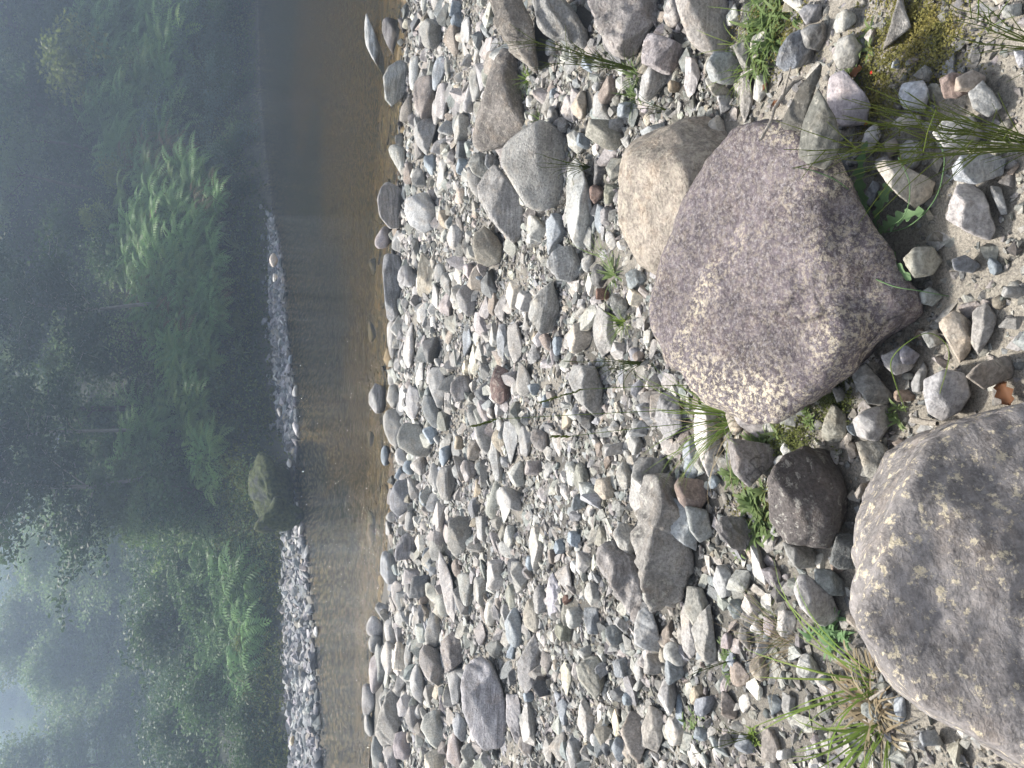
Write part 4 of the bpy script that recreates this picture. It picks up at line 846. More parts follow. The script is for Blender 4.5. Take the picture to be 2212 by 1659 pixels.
def near_poly(poly):
    xs_ = [p[0] for p in poly]; ys_ = [p[1] for p in poly]
    while True:
        x, y = random.uniform(min(xs_), max(xs_)), random.uniform(min(ys_), max(ys_)); c = False
        for i in range(len(poly)):
            (xa, ya), (xb, yb) = poly[i], poly[i - 1]
            if (ya > y) != (yb > y) and x < (xb - xa) * (y - ya) / (yb - ya) + xa: c = not c
        if c: return x, y
FERN_ME = {}
for key, mt, dr in (('green', 'fern', 1.6), ('bright', 'fern_yellow', 1.7), ('brown', 'fern_brown', 2.0), ('long', 'fern', 2.2)):
    FERN_ME[key] = []
    for s in range(4 if key != 'brown' else 2):
        me = fern_mesh(60 + s + len(key) * 9, 12 if key != 'long' else 10, 1.2 if key != 'long' else 1.6, dr); me.materials.append(M[mt]); FERN_ME[key].append(me)
FZ = [('on the high fern slope by the top edge', [(160, 20), (230, -30), (420, -30), (440, 60), (400, 180), (330, 250), (230, 240)], 75, ('green',) * 6 + ('bright',)),
      ('on the slope between the grey and yellow shrubs', [(230, 240), (420, 250), (460, 400), (520, 440), (500, 520), (340, 560), (260, 420)], 78, ('green',) * 6 + ('bright', 'brown')),
      ('in the bright drift above the mossy bank', [(270, 560), (500, 520), (500, 640), (480, 790), (410, 800), (340, 680)], 84, ('green',) * 5 + ('bright',) * 3 + ('brown',)),
      ('in the thin line above the driftwood log', [(395, 815), (425, 790), (500, 950), (485, 1030), (440, 1000), (405, 900)], 26, ('bright', 'green')),
      ('in the misty patch above the thin fern line', [(290, 880), (400, 860), (385, 1010), (300, 990)], 20, ('green',)),
      ('hanging above the long far shingle', [(400, 1150), (480, 1140), (555, 1250), (570, 1470), (490, 1480), (430, 1330)], 50, ('long', 'long', 'green'))]
ferns = []
for zi, (zl, poly, cnt, kinds) in enumerate(FZ):
    got = []
    tries = 0
    while len(got) < cnt and tries < cnt * 12:
        tries += 1
        x, y = near_poly(poly)
        if any(abs(x - a) + abs(y - b) < 12 for a, b in got): continue
        p = hit(x, y, 8)
        if p is None or p.y < ysb(p.x) + .1: continue
        got.append((x, y)); kd_ = random.choice(kinds)
        o = add('fern', random.choice(FERN_ME[kd_])); dist = (p - CAM).length
        s = random.uniform(.95, 1.4) * min(1.5, max(.8, dist / 32))
        o.location = p + Vector((0, -.15, .12)); o.scale = (s, s, s)
        o.rotation_euler = (random.uniform(.25, .6), random.uniform(-.2, .2), random.uniform(-.6, .6)); 
        ferns.append((o, x, y, zi, zl, kd_))
ORD = ['first', 'second', 'third', 'fourth', 'fifth', 'sixth', 'seventh', 'eighth', 'ninth', 'tenth', 'eleventh', 'twelfth', 'thirteenth', 'fourteenth', 'fifteenth', 'sixteenth',
       'seventeenth', 'eighteenth', 'nineteenth', 'twentieth']
def ordinal(n):
    if n < 20: return ORD[n]
    tens = ['', '', 'twenty', 'thirty', 'forty', 'fifty', 'sixty', 'seventy', 'eighty', 'ninety'][(n + 1) // 10]
    return (tens + '-' + ORD[(n + 1) % 10 - 1]) if (n + 1) % 10 else tens[:-1] + 'ieth'
for zi, (zl, *_r) in enumerate(FZ):
    for kd_ in ('green', 'bright', 'brown', 'long'):
        q = sorted([f for f in ferns if f[3] == zi and f[5] == kd_], key=lambda f: f[2])
        word = {'green': 'green fern', 'bright': 'yellow-green fern', 'brown': 'browning fern', 'long': 'long drooping fern'}[kd_]
        for i, f in enumerate(q):
            tag(f[0], f'{word} {zl}' + (f', {ordinal(i)} down from the top' if len(q) > 1 else ''), 'fern', 'ferns on the far bank')

# ---------------------------------------------------------------- shrubs and trees
def leaves_np(C, rad, n, size, rng, flat=.5):
    """n small rhombic leaves round the clump centres C"""
    k = rng.integers(0, len(C), n); c = C[k] + rng.normal(size=(n, 3)) * rad * np.array([1, 1, flat])
    nrm = rng.normal(size=(n, 3)) * .75 + np.array([0, 0, 1]); nrm /= np.linalg.norm(nrm, axis=1)[:, None]
    u = np.cross(nrm, rng.normal(size=(n, 3))); u /= np.linalg.norm(u, axis=1)[:, None]; v = np.cross(nrm, u)
    s = size * rng.uniform(.6, 1.25, (n, 1))
    V = np.stack([c - u * s, c + v * s * .5 - nrm * s * .1, c + u * s, c - v * s * .5 - nrm * s * .1], 1).reshape(-1, 3)
    F = np.arange(n * 4).reshape(-1, 4); return V, F
def plant_meshes(seed, h, crown0, spread, nl, nleaf, leaf, clump, flat=.45, r0=.12, lean=.05, upw=.5, bare=0, wood=True):
    """trunk with limbs (one mesh) and a crown of leaf sprays (one mesh)"""
    rng = np.random.default_rng(seed); T = Acc(); cl = []
    zz = np.linspace(0, 1, 9); wob = np.cumsum(rng.normal(size=(9, 2)) * lean * h / 9, 0)
    tr_ = [(wob[i, 0], wob[i, 1], zz[i] * h * (.95 if crown0 > .1 else .5)) for i in range(9)]
    T.add(*tube_np(tr_, [r0 * (1 - .8 * q) for q in zz], 7))
    for i in range(nl):
        t = crown0 + (1 - crown0) * (i + rng.random()) / nl; b = np.array([np.interp(t, zz, [q[k] for q in tr_]) for k in range(3)])
        az = i * 2.4 + rng.uniform(-.5, .5); u = (t - crown0) / (1 - crown0)
        L = spread * (1 - .65 * u ** 1.5) * rng.uniform(.6, 1.1); d = np.array([math.cos(az), math.sin(az), upw * rng.uniform(.4, 1.3)])
        P = [b]; 
        for s in range(5):
            d = d + rng.normal(size=3) * .16 + np.array([0, 0, -.08]); P.append(P[-1] + d / np.linalg.norm(d) * L / 5)
        T.add(*tube_np([tuple(q) for q in P], [r0 * .38 * (1 - t * .6) * (1 - .17 * k) for k in range(6)], 5))
        for s in range(2, 6):
            cl.append(P[s])
            for _ in range(2):
                e = rng.normal(size=3) * L * .22 * np.array([1, 1, .5]); q = P[s] + e; cl.append(q)
                T.add(*tube_np([tuple(P[s]), tuple((P[s] + q) / 2 + rng.normal(size=3) * .03 * L), tuple(q)], [r0 * .12, r0 * .08, r0 * .04], 4))
    keep = rng.random(len(cl)) > .12; C = np.array(cl)[keep]
    V, F = leaves_np(C, clump, nleaf, leaf, rng, flat)
    return T.mesh('trunk'), mesh_np('crown', V, F, False)
def plant(name, tm, cm, wood, leaf, p, s, rz, label, cat, group=None, parts=('trunk', 'crown')):
    r = bpy.data.objects.new(name, None); col.objects.link(r); r.location = p; r.scale = (s, s, s); r.rotation_euler = (0, 0, rz)
    for me, nm, mt in ((tm, parts[0], wood), (cm, parts[1], leaf)):
        o = bpy.data.objects.new(nm, me); col.objects.link(o); o.parent = r
        if not me.materials: me.materials.append(M[mt])
    return tag(r, label, cat, group)
# shrub variants
SH = {}
for key, sd, n in (('blue', 5, 3), ('yellow', 20, 2), ('dark', 33, 3), ('twig', 48, 1)):
    for k in range(n):
        SH[key, k] = plant_meshes(sd + k, 2.1, .05, 1.15, 13, {'blue': 2600, 'yellow': 1300, 'dark': 3000, 'twig': 500}[key], {'blue': .045, 'yellow': .06, 'dark': .05, 'twig': .04}[key], .17, .6, .035, .15, .9)
SHM = {'blue': 'blue_leaf', 'yellow': 'yellow_leaf', 'dark': 'dark_leaf', 'twig': 'mid_leaf'}
SHRUBS = [('blue', 420, 40, 1.0, 'bluish shrub highest by the top edge of the picture'), ('blue', 470, 25, 1.1, 'bluish shrub over the dark water at the top edge'),
          ('blue', 440, 110, 1.1, 'bluish small-leaved shrub at the foot of the fern slope'), ('blue', 500, 90, 1.0, 'bluish shrub overhanging the longest waterline ledge'),
          ('blue', 390, 75, .9, 'bluish shrub among the high ferns'), ('blue', 500, 160, .9, 'low blue-green shrub above the waterline ledges'), ('blue', 455, 190, 1.0, 'blue-green shrub in the middle of the dark thicket'),
          ('blue', 385, 275, 1.25, 'pale grey-blue shrub standing out on the fern slope'), ('blue', 500, 240, .95, 'dark bluish shrub just above the last brown ledge'),
          ('blue', 440, 320, 1.0, 'blue shrub below the pale grey-blue shrub'), ('blue', 490, 370, 1.0, 'bluish shrub near the middle waterline'), ('blue', 540, 300, .8, 'lowest bluish shrub touching the water'),
          ('dark', 530, 20, 1.2, 'dark shrub drooping into the water at the top edge'), ('dark', 520, 130, 1.0, 'dark thicket shrub right over the longest ledge'), ('dark', 530, 200, .9, 'dark rounded shrub over the second ledge'),
          ('dark', 515, 330, 1.0, 'dark shrub on the steep bank above the water'), ('dark', 535, 420, .8, 'dark low shrub beside the mossy shore rock'), ('dark', 450, 250, 1.2, 'dark shrub shading the thicket centre'),
          ('dark', 480, 850, 1.0, 'dark shrub under the thin fern line'), ('dark', 500, 960, 1.1, 'dark shrub behind the driftwood log'), ('dark', 540, 1180, .9, 'dark shrub beside the mossy boulder'),
          ('yellow', 250, 175, 1.75, 'tall airy yellow-green shrub above the high ferns'), ('yellow', 225, 110, 1.5, 'pale yellow-green shrub nearest the top edge'), ('yellow', 305, 375, 1.0, 'small lime shrub beside the ferns'),
          ('yellow', 245, 480, .9, 'thin yellow-green shrub on the crest of the fern slope'), ('yellow', 545, 700, .7, 'low yellow mossy shrub at the foot of the mossy bank'), ('yellow', 480, 920, .8, 'round-leaved light green shrub behind the log'),
          ('yellow', 350, 1100, 1.0, 'hazy light green shrub behind the mossy boulder'), ('twig', 330, 740, 1.6, 'sparse twiggy shrub where the fern drift ends'), ('twig', 345, 150, 1.2, 'half-bare shrub with grey twigs in the ferns'),
          ('dark', 560, 1540, 1.3, 'dark misty shrub at the bottom end of the far shingle'), ('dark', 575, 1640, 1.3, 'dark shrub cut by the bottom edge behind the shingle'), ('yellow', 560, 1390, .8, 'yellowish shrub behind the long far shingle'),
          ('dark', 565, 1290, .8, 'dark shrub at the back of the long far shingle'), ('twig', 300, 1090, 2.0, 'bare branched grey shrub in the mist')]
for i, (k, x, y, s, lb) in enumerate(SHRUBS):
    p = hit(x, y, 8)
    if p is None: continue
    if p.y < ysb(p.x) + .3: p = Vector((p.x, float(ysb(p.x)) + .5, 0)); p.z = gz(p.x, p.y)
    v = i % {'blue': 3, 'yellow': 2, 'dark': 3, 'twig': 1}[k]; D = (p - CAM).length
    plant('shrub', *SH[k, v], 'bark', SHM[k], p - Vector((0, 0, .5 if k != 'yellow' else .1)), s * D / 32, i * 1.7, lb, 'shrub', None, ('stem', 'foliage'))
random.seed(23); FIL = {}; sp_ = []
for _ in range(4000):
    if len(sp_) >= 95: break
    y = random.uniform(14, 62); x = random.uniform(-.6, .6) * y; d = y - float(ysb(x))
    if d < (4 if x < -2 else 8) or d > 26 or any((x - a) ** 2 + (y - b) ** 2 < 3.2 for a, b, *_q in sp_): continue
    if -2 < x and d < 12 and random.random() < .6: continue
    lf = random.choice(['mid_leaf', 'dark_leaf', 'mid_leaf']); v = random.randrange(3); k_ = (v, lf)
    if k_ not in FIL:
        t2, c2 = SH['dark', v][0].copy(), SH['dark', v][1].copy(); t2.materials.append(M['bark']); c2.materials.append(M[lf]); FIL[k_] = (t2, c2)
    s = random.uniform(1.1, 2.0); o = plant('bush', *FIL[k_], 'bark', lf, (x, y, gz(x, y) - .4), s, random.uniform(0, 6), None, 'bush', 'bushes on the wooded slope', ('stem', 'foliage'))
    sp_.append((x, y, o, lf, s))
BR = {}
for x, y, o, lf, s in sp_: BR.setdefault((int(min(3, (y - 14) // 12)), lf), []).append((-x / y, o, s))
for (r_, lf), q in BR.items():
    q.sort(key=lambda t: t[0])
    for i, (_k, o, s) in enumerate(q): o['label'] = f"{'light' if lf == 'mid_leaf' else 'dark'} green slope bush, {ordinal(i)} from the top edge in the {['nearest', 'second', 'third', 'farthest'][r_]} bush row"
# tree variants
TV = []
for sd, h, c0, sp, nl, nlf, lf, cl, fl in ((101, 9, .12, 2.9, 34, 17000, .10, .30, .35), (102, 10, .16, 2.8, 34, 17000, .10, .32, .35), (103, 12, .22, 2.9, 34, 17000, .11, .34, .4),
                                           (104, 8, .1, 3.0, 34, 17000, .10, .30, .35), (105, 14, .28, 3.0, 34, 17000, .12, .36, .4), (106, 7, .06, 2.8, 32, 16000, .10, .3, .4)):
    TV.append((plant_meshes(sd, h, c0, sp, nl, nlf, lf, cl, fl, .09, .10), h))
TV.append((plant_meshes(107, 8, .06, 3.1, 44, 30000, .06, .26, .35, .07, .10), 8)); TV.append((plant_meshes(108, 9, .08, 3.0, 44, 30000, .06, .26, .35, .07, .10), 9))
TREES = []
def tree(v, p, s, rz, leaf, wood, label):
    (tm, cm), h = TV[v]
    key = (v, leaf, wood)
    if key not in TREEM:
        t2, c2 = tm.copy(), cm.copy(); t2.materials.append(M[wood]); c2.materials.append(M[leaf]); TREEM[key] = (t2, c2)
    TREES.append((plant('forest_tree', *TREEM[key], wood, leaf, p, s, rz, label, 'tree', 'trees on the misty hillside'), p, leaf, v))
TREEM = {}
# trees that stand out in the photograph: base point, variant, scale, leaf
for x, y, v, s, lf, wd, lb in [(500, 1190, 0, 1.0, 'mid_leaf', 'bark', 'broad leafy tree behind the mossy boulder'), (480, 1300, 3, 1.15, 'mid_leaf', 'bark', 'pale full-crowned tree above the hanging ferns'),
                               (500, 1400, 0, 1.0, 'mid_leaf', 'bark', 'leafy tree above the bottom end of the hanging ferns'), (540, 1560, 5, 1.0, 'mid_leaf', 'bark', 'bushy misty tree over the bottom end of the shingle'),
                               (400, 1050, 5, .8, 'mid_leaf', 'bark', 'small tree in the gap behind the mossy boulder'), (370, 640, 2, 1.0, 'dark_leaf', 'pale_bark', 'slender pale-trunked tree on the crest above the bright ferns'),
                               (210, 330, 4, 1.0, 'dark_leaf', 'bark', 'tall dark straight tree above the yellow-green shrubs'), (200, 420, 2, 1.0, 'mid_leaf', 'bark', 'leaning leafy tree above the slope between shrubs'),
                               (400, 910, 4, .9, 'dark_leaf', 'pale_bark', 'tall bare-stemmed pale tree above the thin fern line'), (390, 1010, 2, 1.0, 'dark_leaf', 'pale_bark', 'pale slender tree next to the bare-stemmed one')]:
    p = hit(x, y, 8)
    if y > 1150: p = Vector((p.x, p.y, 0)) * 2.1; p.z = gz(p.x, p.y); s = s * 2.0; v = 6 + v % 2
    if p: tree(v, p - Vector((0, 0, .2)), s * 1.0, random.uniform(0, 6), lf, wd, lb)
random.seed(11)
spots = [(t[1].x, t[1].y) for t in TREES]; tries = 0
while len(TREES) < 260 and tries < 9000:
    tries += 1
    y = 16 + 230 * random.random() ** 1.4; x = random.uniform(-.60, .60) * y * 1.05
    d = y - float(ysb(x)); 
    lim = 13 if x > 2 else 7 if x > -3 else 48 if x / y < -.18 else 24 if x < -1 else 14
    if d < lim: continue
    gap = 2.0 + .03 * y
    if any((x - a) ** 2 + (y - b) ** 2 < gap ** 2 for a, b in spots): continue
    spots.append((x, y)); v = random.randrange(6) if x / y > -.1 else random.randrange(6, 8)
    tree(v, Vector((x, y, gz(x, y) - .3)), random.uniform(.8, 1.25) * (1 + y / 160), random.uniform(0, 6.28), random.choice(['mid_leaf', 'dark_leaf', 'mid_leaf']), random.choice(['bark', 'bark', 'bark', 'bark', 'pale_bark']), None)
# labels for the hillside trees: rows by distance, order along the row
rows = {}
for t in TREES:
    if 'label' not in t[0].keys(): rows.setdefault((int(min(5, (t[1].y - 16) // 26)), t[2]), []).append(t)
RW = ['nearest', 'second', 'third', 'fourth', 'fifth', 'farthest']
for (r_, lf), q in rows.items():
    q.sort(key=lambda t: -t[1].x / t[1].y)
    for i, t in enumerate(q):
        t[0]['label'] = f"{'light' if lf == 'mid_leaf' else 'dark'} green misty tree, {ordinal(i)} from the top edge in the {RW[r_]} hillside row"
# undergrowth on the bank and hill: leaves beyond counting
def undergrowth(name, label, n, mat, size, dmax, seed, xr=(-20, 26), lift=.35, dmin=0.05):
    rng = np.random.default_rng(seed); x = rng.uniform(*xr, n); d = dmin + (dmax - dmin) * rng.random(n) ** 1.3; y = ysb(x) + d
    C = np.stack([x, y, ground(x, y) + rng.random(n) * lift * np.clip(d, .2, 1)], -1); C += rng.normal(size=C.shape) * .1
    k = fbm(C * .8 + seed, 3) > -.12; C = C[k | (d < 12) & (rng.random(n) < .45)]
    V, F = leaves_np(C, .06, len(C) * 4, size, rng, .7); tag(add(name, mesh_np(name, V, F, False), M[mat]), label, kind='stuff')
undergrowth('bank_undergrowth', 'olive and yellow mossy growth on the far bank', 24000, 'moss', .05, 3.6, 1, dmin=-.1)
undergrowth('dark_undergrowth', 'dark leafy growth between the ferns and trees of the far bank', 36000, 'dark_leaf', .055, 16, 2, lift=.9, xr=(-26, 32))
undergrowth('broadleaf_undergrowth', 'mid-green broadleaf growth among the ferns of the far bank', 12000, 'mid_leaf', .055, 13, 5, lift=.5, xr=(-8, 32), dmin=.5)
undergrowth('hill_undergrowth', 'leafy growth covering the misty hillside', 95000, 'dark_leaf', .105, 110, 3, lift=2.4, xr=(-75, 75), dmin=9)

# flax and strap-leaved clumps
def blades(n, L, wd, spread, droop, seed, up=1.2, segs=6, lean=(0, 0), base=.04):
    rng = np.random.default_rng(seed); V, F = [], []
    for i in range(n):
        az = rng.uniform(0, 6.283); e = up - spread * rng.random(); l = L * rng.uniform(.55, 1.1); d = droop * rng.uniform(.4, 1.4)
        p = np.array([math.cos(az) * base * rng.random(), math.sin(az) * base * rng.random(), 0.]); az += rng.normal() * .2
        for s in range(segs + 1):
            t = s / segs; a = e - d * t ** 1.4; dr = np.array([math.cos(a) * math.cos(az) + lean[0], math.cos(a) * math.sin(az) + lean[1], math.sin(a)]); dr /= np.linalg.norm(dr)
            sd = np.cross(dr, [0.2, .1, 1]); sd /= np.linalg.norm(sd) + 1e-6; w_ = wd * (1 - t ** 2.2) * .5 + wd * .04
            V += [p - sd * w_, p + sd * w_]
            if s < segs: k = len(V) - 2; F.append((k, k + 1, k + 3, k + 2))
            p = p + dr * l / segs
    return V, F
for i, (x, y, s, lb) in enumerate([(515, 455, 1.2, 'long silvery flax clump hanging above the mossy shore rock'), (505, 500, 1.3, 'largest flax clump at the foot of the ferns'), (535, 540, 1.0, 'flax clump drooping over the far shore stones'),
                                   (540, 760, .7, 'grass tussock drooping at the end of the mossy bank'), (560, 1485, .9, 'pale flax clump at the back of the shingle'), (300, 1430, 1.4, 'misty flax clump among the trees'), (260, 480, 1.3, 'spiky cabbage-like clump on the slope crest')]):
    p = hit(x, y, 8)
    if p is None: continue
    if p.y < ysb(p.x) + .3: p = Vector((p.x, float(ysb(p.x)) + .4, 0)); p.z = gz(p.x, p.y)
    V, F = blades(34, 1.3 * s, .05, 1.0, 1.9, 70 + i, 1.3, lean=(0, -.35), base=.15)
    tag(add('flax_clump', mesh_np('flax_clump', V, F), M['flax'], loc=p + Vector((0, 0, .15))), lb, 'flax')
# ---------------------------------------------------------------- plants and twigs on the beach
def base_pt(x, y): 
    p = hit(x, y, .5, 30); return p
def at(x, y, dist): return CAM + ray(x, y) * dist
def stems_to(name, base, tips, label, cat, mat, rad=.0012, n=1, seed=0, side=10, sideL=.05, sag=.15):
    """thin stems from a base point to tip points, with fine side shoots"""
    rng = np.random.default_rng(seed); A = Acc()
    for tp in tips:
        tp = Vector(tp); L = (tp - base).length; P = []
        for k in range(9):
            t = k / 8; q = base.lerp(tp, t) + Vector((0, 0, math.sin(t * math.pi) * sag * L)) + Vector(rng.normal(size=3) * .006 * L * t); P.append(q)
        A.add(*tube_np(P, [rad * (1.25 - .9 * k / 8) for k in range(9)], 5))
        for _ in range(side):
            t = rng.uniform(.15, .9); i = int(t * 8); q = P[i].lerp(P[min(i + 1, 8)], t * 8 - i); d = (P[min(i + 1, 8)] - P[i]).normalized()
            d = (d + Vector(rng.normal(size=3) * .28)).normalized(); l = sideL * L * rng.uniform(.5, 1.6)
            A.add(*tube_np([q, q + d * l * .5 + Vector((0, 0, .02 * l)), q + d * l], [rad * .6, rad * .5, rad * .25], 4))
    me = A.mesh(name); me.transform(Matrix.Translation(-base)); o = add(name, me, M[mat], loc=base); return tag(o, label, cat)
def tuft(name, x, y, n, L, wd, spread, droop, seed, mat, label, cat, lean=(0, 0), up=1.35, off=0., parts=()):
    p = base_pt(x, y) + Vector((0, 0, off)); V, F = blades(n, L, wd, spread, droop, seed, up, lean=lean, base=.02 + L * .06)
    o = tag(add(name, mesh_np(name, V, F), M[mat], loc=p), label, cat)
    for pn, pm, pn_, pL, pw in parts:
        V, F = blades(pn_, pL, pw, 1.2, 1.8, seed + 5, .9, base=.05); add(pn, mesh_np(pn, V, F), M[pm], o)
    return o
def world_tips(base, pts, D0=None):
    """tips seen at the picture points, about as far off as the base"""
    D = (base - CAM).length; return [at(a, b, D * (D0 or .93)) for a, b in pts]

b = base_pt(1387, 153)
stems_to('broom_seedling', b, world_tips(b, [(1120, 77), (1165, 92), (1180, 85), (1212, 100), (1235, 96), (1260, 128), (1290, 118), (1230, 130), (1300, 140), (1175, 140)]),
         'green broom seedling arching over the craggy grey boulder', 'broom plant', 'broom', .0022, seed=1, side=9, sideL=.22)
b = base_pt(1278, 361)
stems_to('rush_tuft', b, world_tips(b, [(1160, 330), (1158, 352), (1165, 366), (1185, 340), (1190, 378), (1205, 386), (1215, 345), (1225, 395), (1240, 400), (1230, 330), (1200, 356), (1250, 330)]),
         'fine rush tuft between the smooth pale boulder and the long pale slab', 'rush', 'broom', .0016, seed=2, side=3, sideL=.08)
b = base_pt(1392, 782)
stems_to('rush_tuft', b, world_tips(b, [(1215, 782), (1290, 772), (1300, 790), (1315, 800), (1310, 822), (1290, 815), (1330, 835), (1345, 800), (1280, 798), (1335, 780), (1350, 850)]),
         'wiry rush tuft in front of the overhanging dark slab', 'rush', 'broom', .0016, seed=3, side=3, sideL=.12)
b = base_pt(1450, 240)
stems_to('rush_tuft', b, world_tips(b, [(1340, 215), (1380, 200), (1360, 235), (1395, 260), (1330, 190)]), 'thin grass stems at the point of the tan boulder', 'rush', 'broom', .0012, seed=4, side=2)
# seed-headed grass behind the purple boulder
for i, (bs_, tp, hl, lb) in enumerate([((1590, 880), (1022, 921), 52, 'tallest grass stem, its dark seed head over the middle of the beach'), ((1600, 905), (1195, 943), 40, 'second seed-headed grass stem, lower on the beach'),
                                       ((1555, 830), (1170, 868), 90, 'green grass stem with a long thin seed head')]):
    b = base_pt(*bs_); tip = at(tp[0], tp[1], (b - CAM).length * .95); d = at(tp[0] + hl, tp[1] - hl * (.3 if i != 1 else .02), (b - CAM).length * .95)
    A = Acc(); P = [b.lerp(d, k / 10) + Vector((0, 0, .05 * math.sin(k / 10 * math.pi))) for k in range(11)]
    A.add(*tube_np(P, [.0016 - .00008 * k for k in range(11)], 5)); me = A.mesh('seeding_grass'); me.transform(Matrix.Translation(-b))
    o = tag(add('seeding_grass', me, M['grass'], loc=b), lb, 'grass')
    H = Acc(); n_ = 46
    for k in range(n_):
        q = d.lerp(tip, k / n_); e = Vector(RNG.normal(size=3)).normalized() * .006 + (tip - d).normalized() * .012
        H.add(*tube_np([q, q + e * .6, q + e], [.0012, .0018, .0003], 4))
    me = H.mesh('seed_head'); me.transform(Matrix.Translation(-b)); add('seed_head', me, M['broom'], o)
# blade tuft at the base of those stems
tuft('grass_tuft', 1590, 900, 46, .34, .004, .9, 1.0, 5, 'grass', 'loose grass tuft growing behind the upper end of the purple boulder', 'grass', lean=(0, .5))
tuft('grass_tuft', 1580, 925, 26, .26, .003, 1.1, 1.2, 6, 'straw', 'dry straw-coloured grass beside the loose grass tuft', 'grass', lean=(-.3, .3))
tuft('grass_tuft', 1350, 697, 60, .11, .0035, 1.1, .6, 7, 'grass', 'small vivid green tuft riverward of the purple boulder', 'grass')
tuft('grass_tuft', 1145, 172, 40, .12, .006, 1.2, 1.2, 8, 'grass', 'small bright green plant between two brown boulders', 'grass')
tuft('grass_tuft', 1168, 258, 22, .09, .006, 1.2, 1.2, 9, 'herb', 'tiny green plant at the tip of the smooth pale boulder', 'grass')
tuft('grass_tuft', 1385, 165, 34, .11, .008, 1.2, 1.2, 10, 'herb', 'pale green creeping plant below the broom seedling', 'grass')
tuft('grass_tuft', 1378, 210, 30, .11, .008, 1.3, 1.2, 12, 'herb', 'trailing green plant riverward of the thin grass stems', 'grass')
tuft('grass_tuft', 1330, 595, 34, .12, .008, 1.3, 1.2, 13, 'herb', 'green herb between the dark stone and the tan boulder', 'grass')
tuft('grass_tuft', 1310, 560, 20, .2, .003, 1.1, 1.2, 14, 'herb', 'sparse thin-leaved herb beside the square shadowed stone', 'grass')
# leafy grass patch near the top edge
p = base_pt(1668, 55); A = Acc()
for k in range(26):
    dx, dy = RNG.normal(size=2) * .07; V, F = blades(9, .10, .009, 1.1, 1.3, 200 + k, 1.1, base=.01); A.add(np.array(V) + np.array([dx, dy * .9, 0]), F)
tag(add('leafy_patch', A.mesh('leafy_patch'), M['herb'], loc=p + Vector((0, 0, .01))), 'bright green leafy patch between rocks at the top edge', 'plant')
p = base_pt(1640, 95); A = Acc()
for k in range(12):
    dx, dy = RNG.normal(size=2) * .06; V, F = blades(5, .22, .0025, 1.2, 1.6, 230 + k, 1.2, base=.01); A.add(np.array(V) + np.array([dx, dy, 0]), F)
tag(add('grass_tuft', A.mesh('grass_tuft'), M['grass'], loc=p), 'thin looping grass hanging from the bright leafy patch', 'grass')
# herbs between the boulders
for i, (x, y, r, n_, mt, lb) in enumerate([(1645, 1105, .07, 16, 'herb', 'light green herb patch riverward of the dark squat boulder'), (1615, 1140, .04, 7, 'herb', 'small herb cluster at the lower end of the light green patch'),
                                            (1655, 945, .05, 9, 'herb', 'narrow-leaved green herb below the purple boulder'), (1600, 1010, .05, 8, 'herb', 'small shiny-leaved herb by the pale slab behind the grass'),
                                            (1755, 900, .03, 5, 'herb', 'little four-leaved seedling at the purple boulder moss'), (1800, 1368, .05, 13, 'dandelion', 'dark green rosette against the cream-spotted boulder'),
                                            (1505, 1562, .04, 7, 'herb', 'small green herb among chips near the bottom edge'), (1590, 1425, .04, 8, 'herb', 'pale herb between the jagged-edged slab and gravel'),
                                            (1638, 1592, .03, 7, 'grass', 'tiny vivid sprig near the bottom edge'), (1858, 110, .045, 6, 'herb', 'fresh green shoot below the smooth stacked cobble'),
                                            (1940, 900, .035, 6, 'herb', 'small weed in the gap beside the mottled round stone')]):
    p = base_pt(x, y); A = Acc(); rg = np.random.default_rng(300 + i)
    for k in range(n_):
        d = rg.normal(size=2) * r * .6; V, F = blades(7, r * .85, r * .22, 1.0, 1.0, 320 + 20 * i + k, 1.1, 5, base=.006); V = np.array(V); A.add(V + np.array([d[0], d[1], 0]), F)
    tag(add('herb_plant', A.mesh('herb_plant'), M[mt], loc=p + Vector((0, 0, .012))), lb, 'herb')
# olive mat plants on the sand, leaves beyond counting
def mat_patch(cx, cy, rx, ry, n, size, seed, mat, name, label):
    rng = np.random.default_rng(seed); Cs = []
    for k in range(n):
        a = rng.normal(size=2) * .5; q = on_plane(cx + a[0] * rx, cy + a[1] * ry, .01); Cs.append((q.x, q.y, gz(q.x, q.y) + .004 + .012 * rng.random()))
    V, F = leaves_np(np.array(Cs), .006, n * 5, size, rng, .8); return tag(add(name, mesh_np(name, V, F, False), M[mat]), label, kind='stuff')
mat_patch(2000, 75, 110, 110, 900, .0042, 1, 'mat_plant', 'olive_ground_cover', 'low olive mat plants on the sand near the top right corner')
mat_patch(1900, 200, 60, 120, 420, .0042, 2, 'mat_plant', 'trailing_ground_cover', 'trailing yellowish mat plants under the foreground stems')
mat_patch(1700, 950, 60, 70, 700, .004, 3, 'moss', 'moss_ground_cover', 'mossy crumbs and moss between the purple and dark squat boulders')
mat_patch(1800, 860, 40, 40, 500, .0035, 4, 'moss', 'boulder_foot_moss', 'green moss along the foot of the purple boulder')
mat_patch(1640, 1100, 60, 60, 350, .004, 5, 'mat_plant', 'yellow_ground_cover', 'small yellowish plants beside the light green herbs')
mat_patch(1640, 60, 90, 90, 420, .0045, 6, 'mat_plant', 'patch_ground_cover', 'yellowish plants around the bright leafy patch')
for i, (x, y) in enumerate([(1893, 159), (1878, 268)]):
    V, F = ico(2); p = base_pt(x, y); tag(add('berry', mesh_np('berry', V * np.array([.0055, .0055, .005]) * (1 + .04 * fbm(V * 2, 2))[:, None], F), M['berry'], loc=p + Vector((0, 0, .012))),
        ['red berry on the olive mat near the mauve rock', 'red berry beside the whitish narrow stone'][i], 'berry')
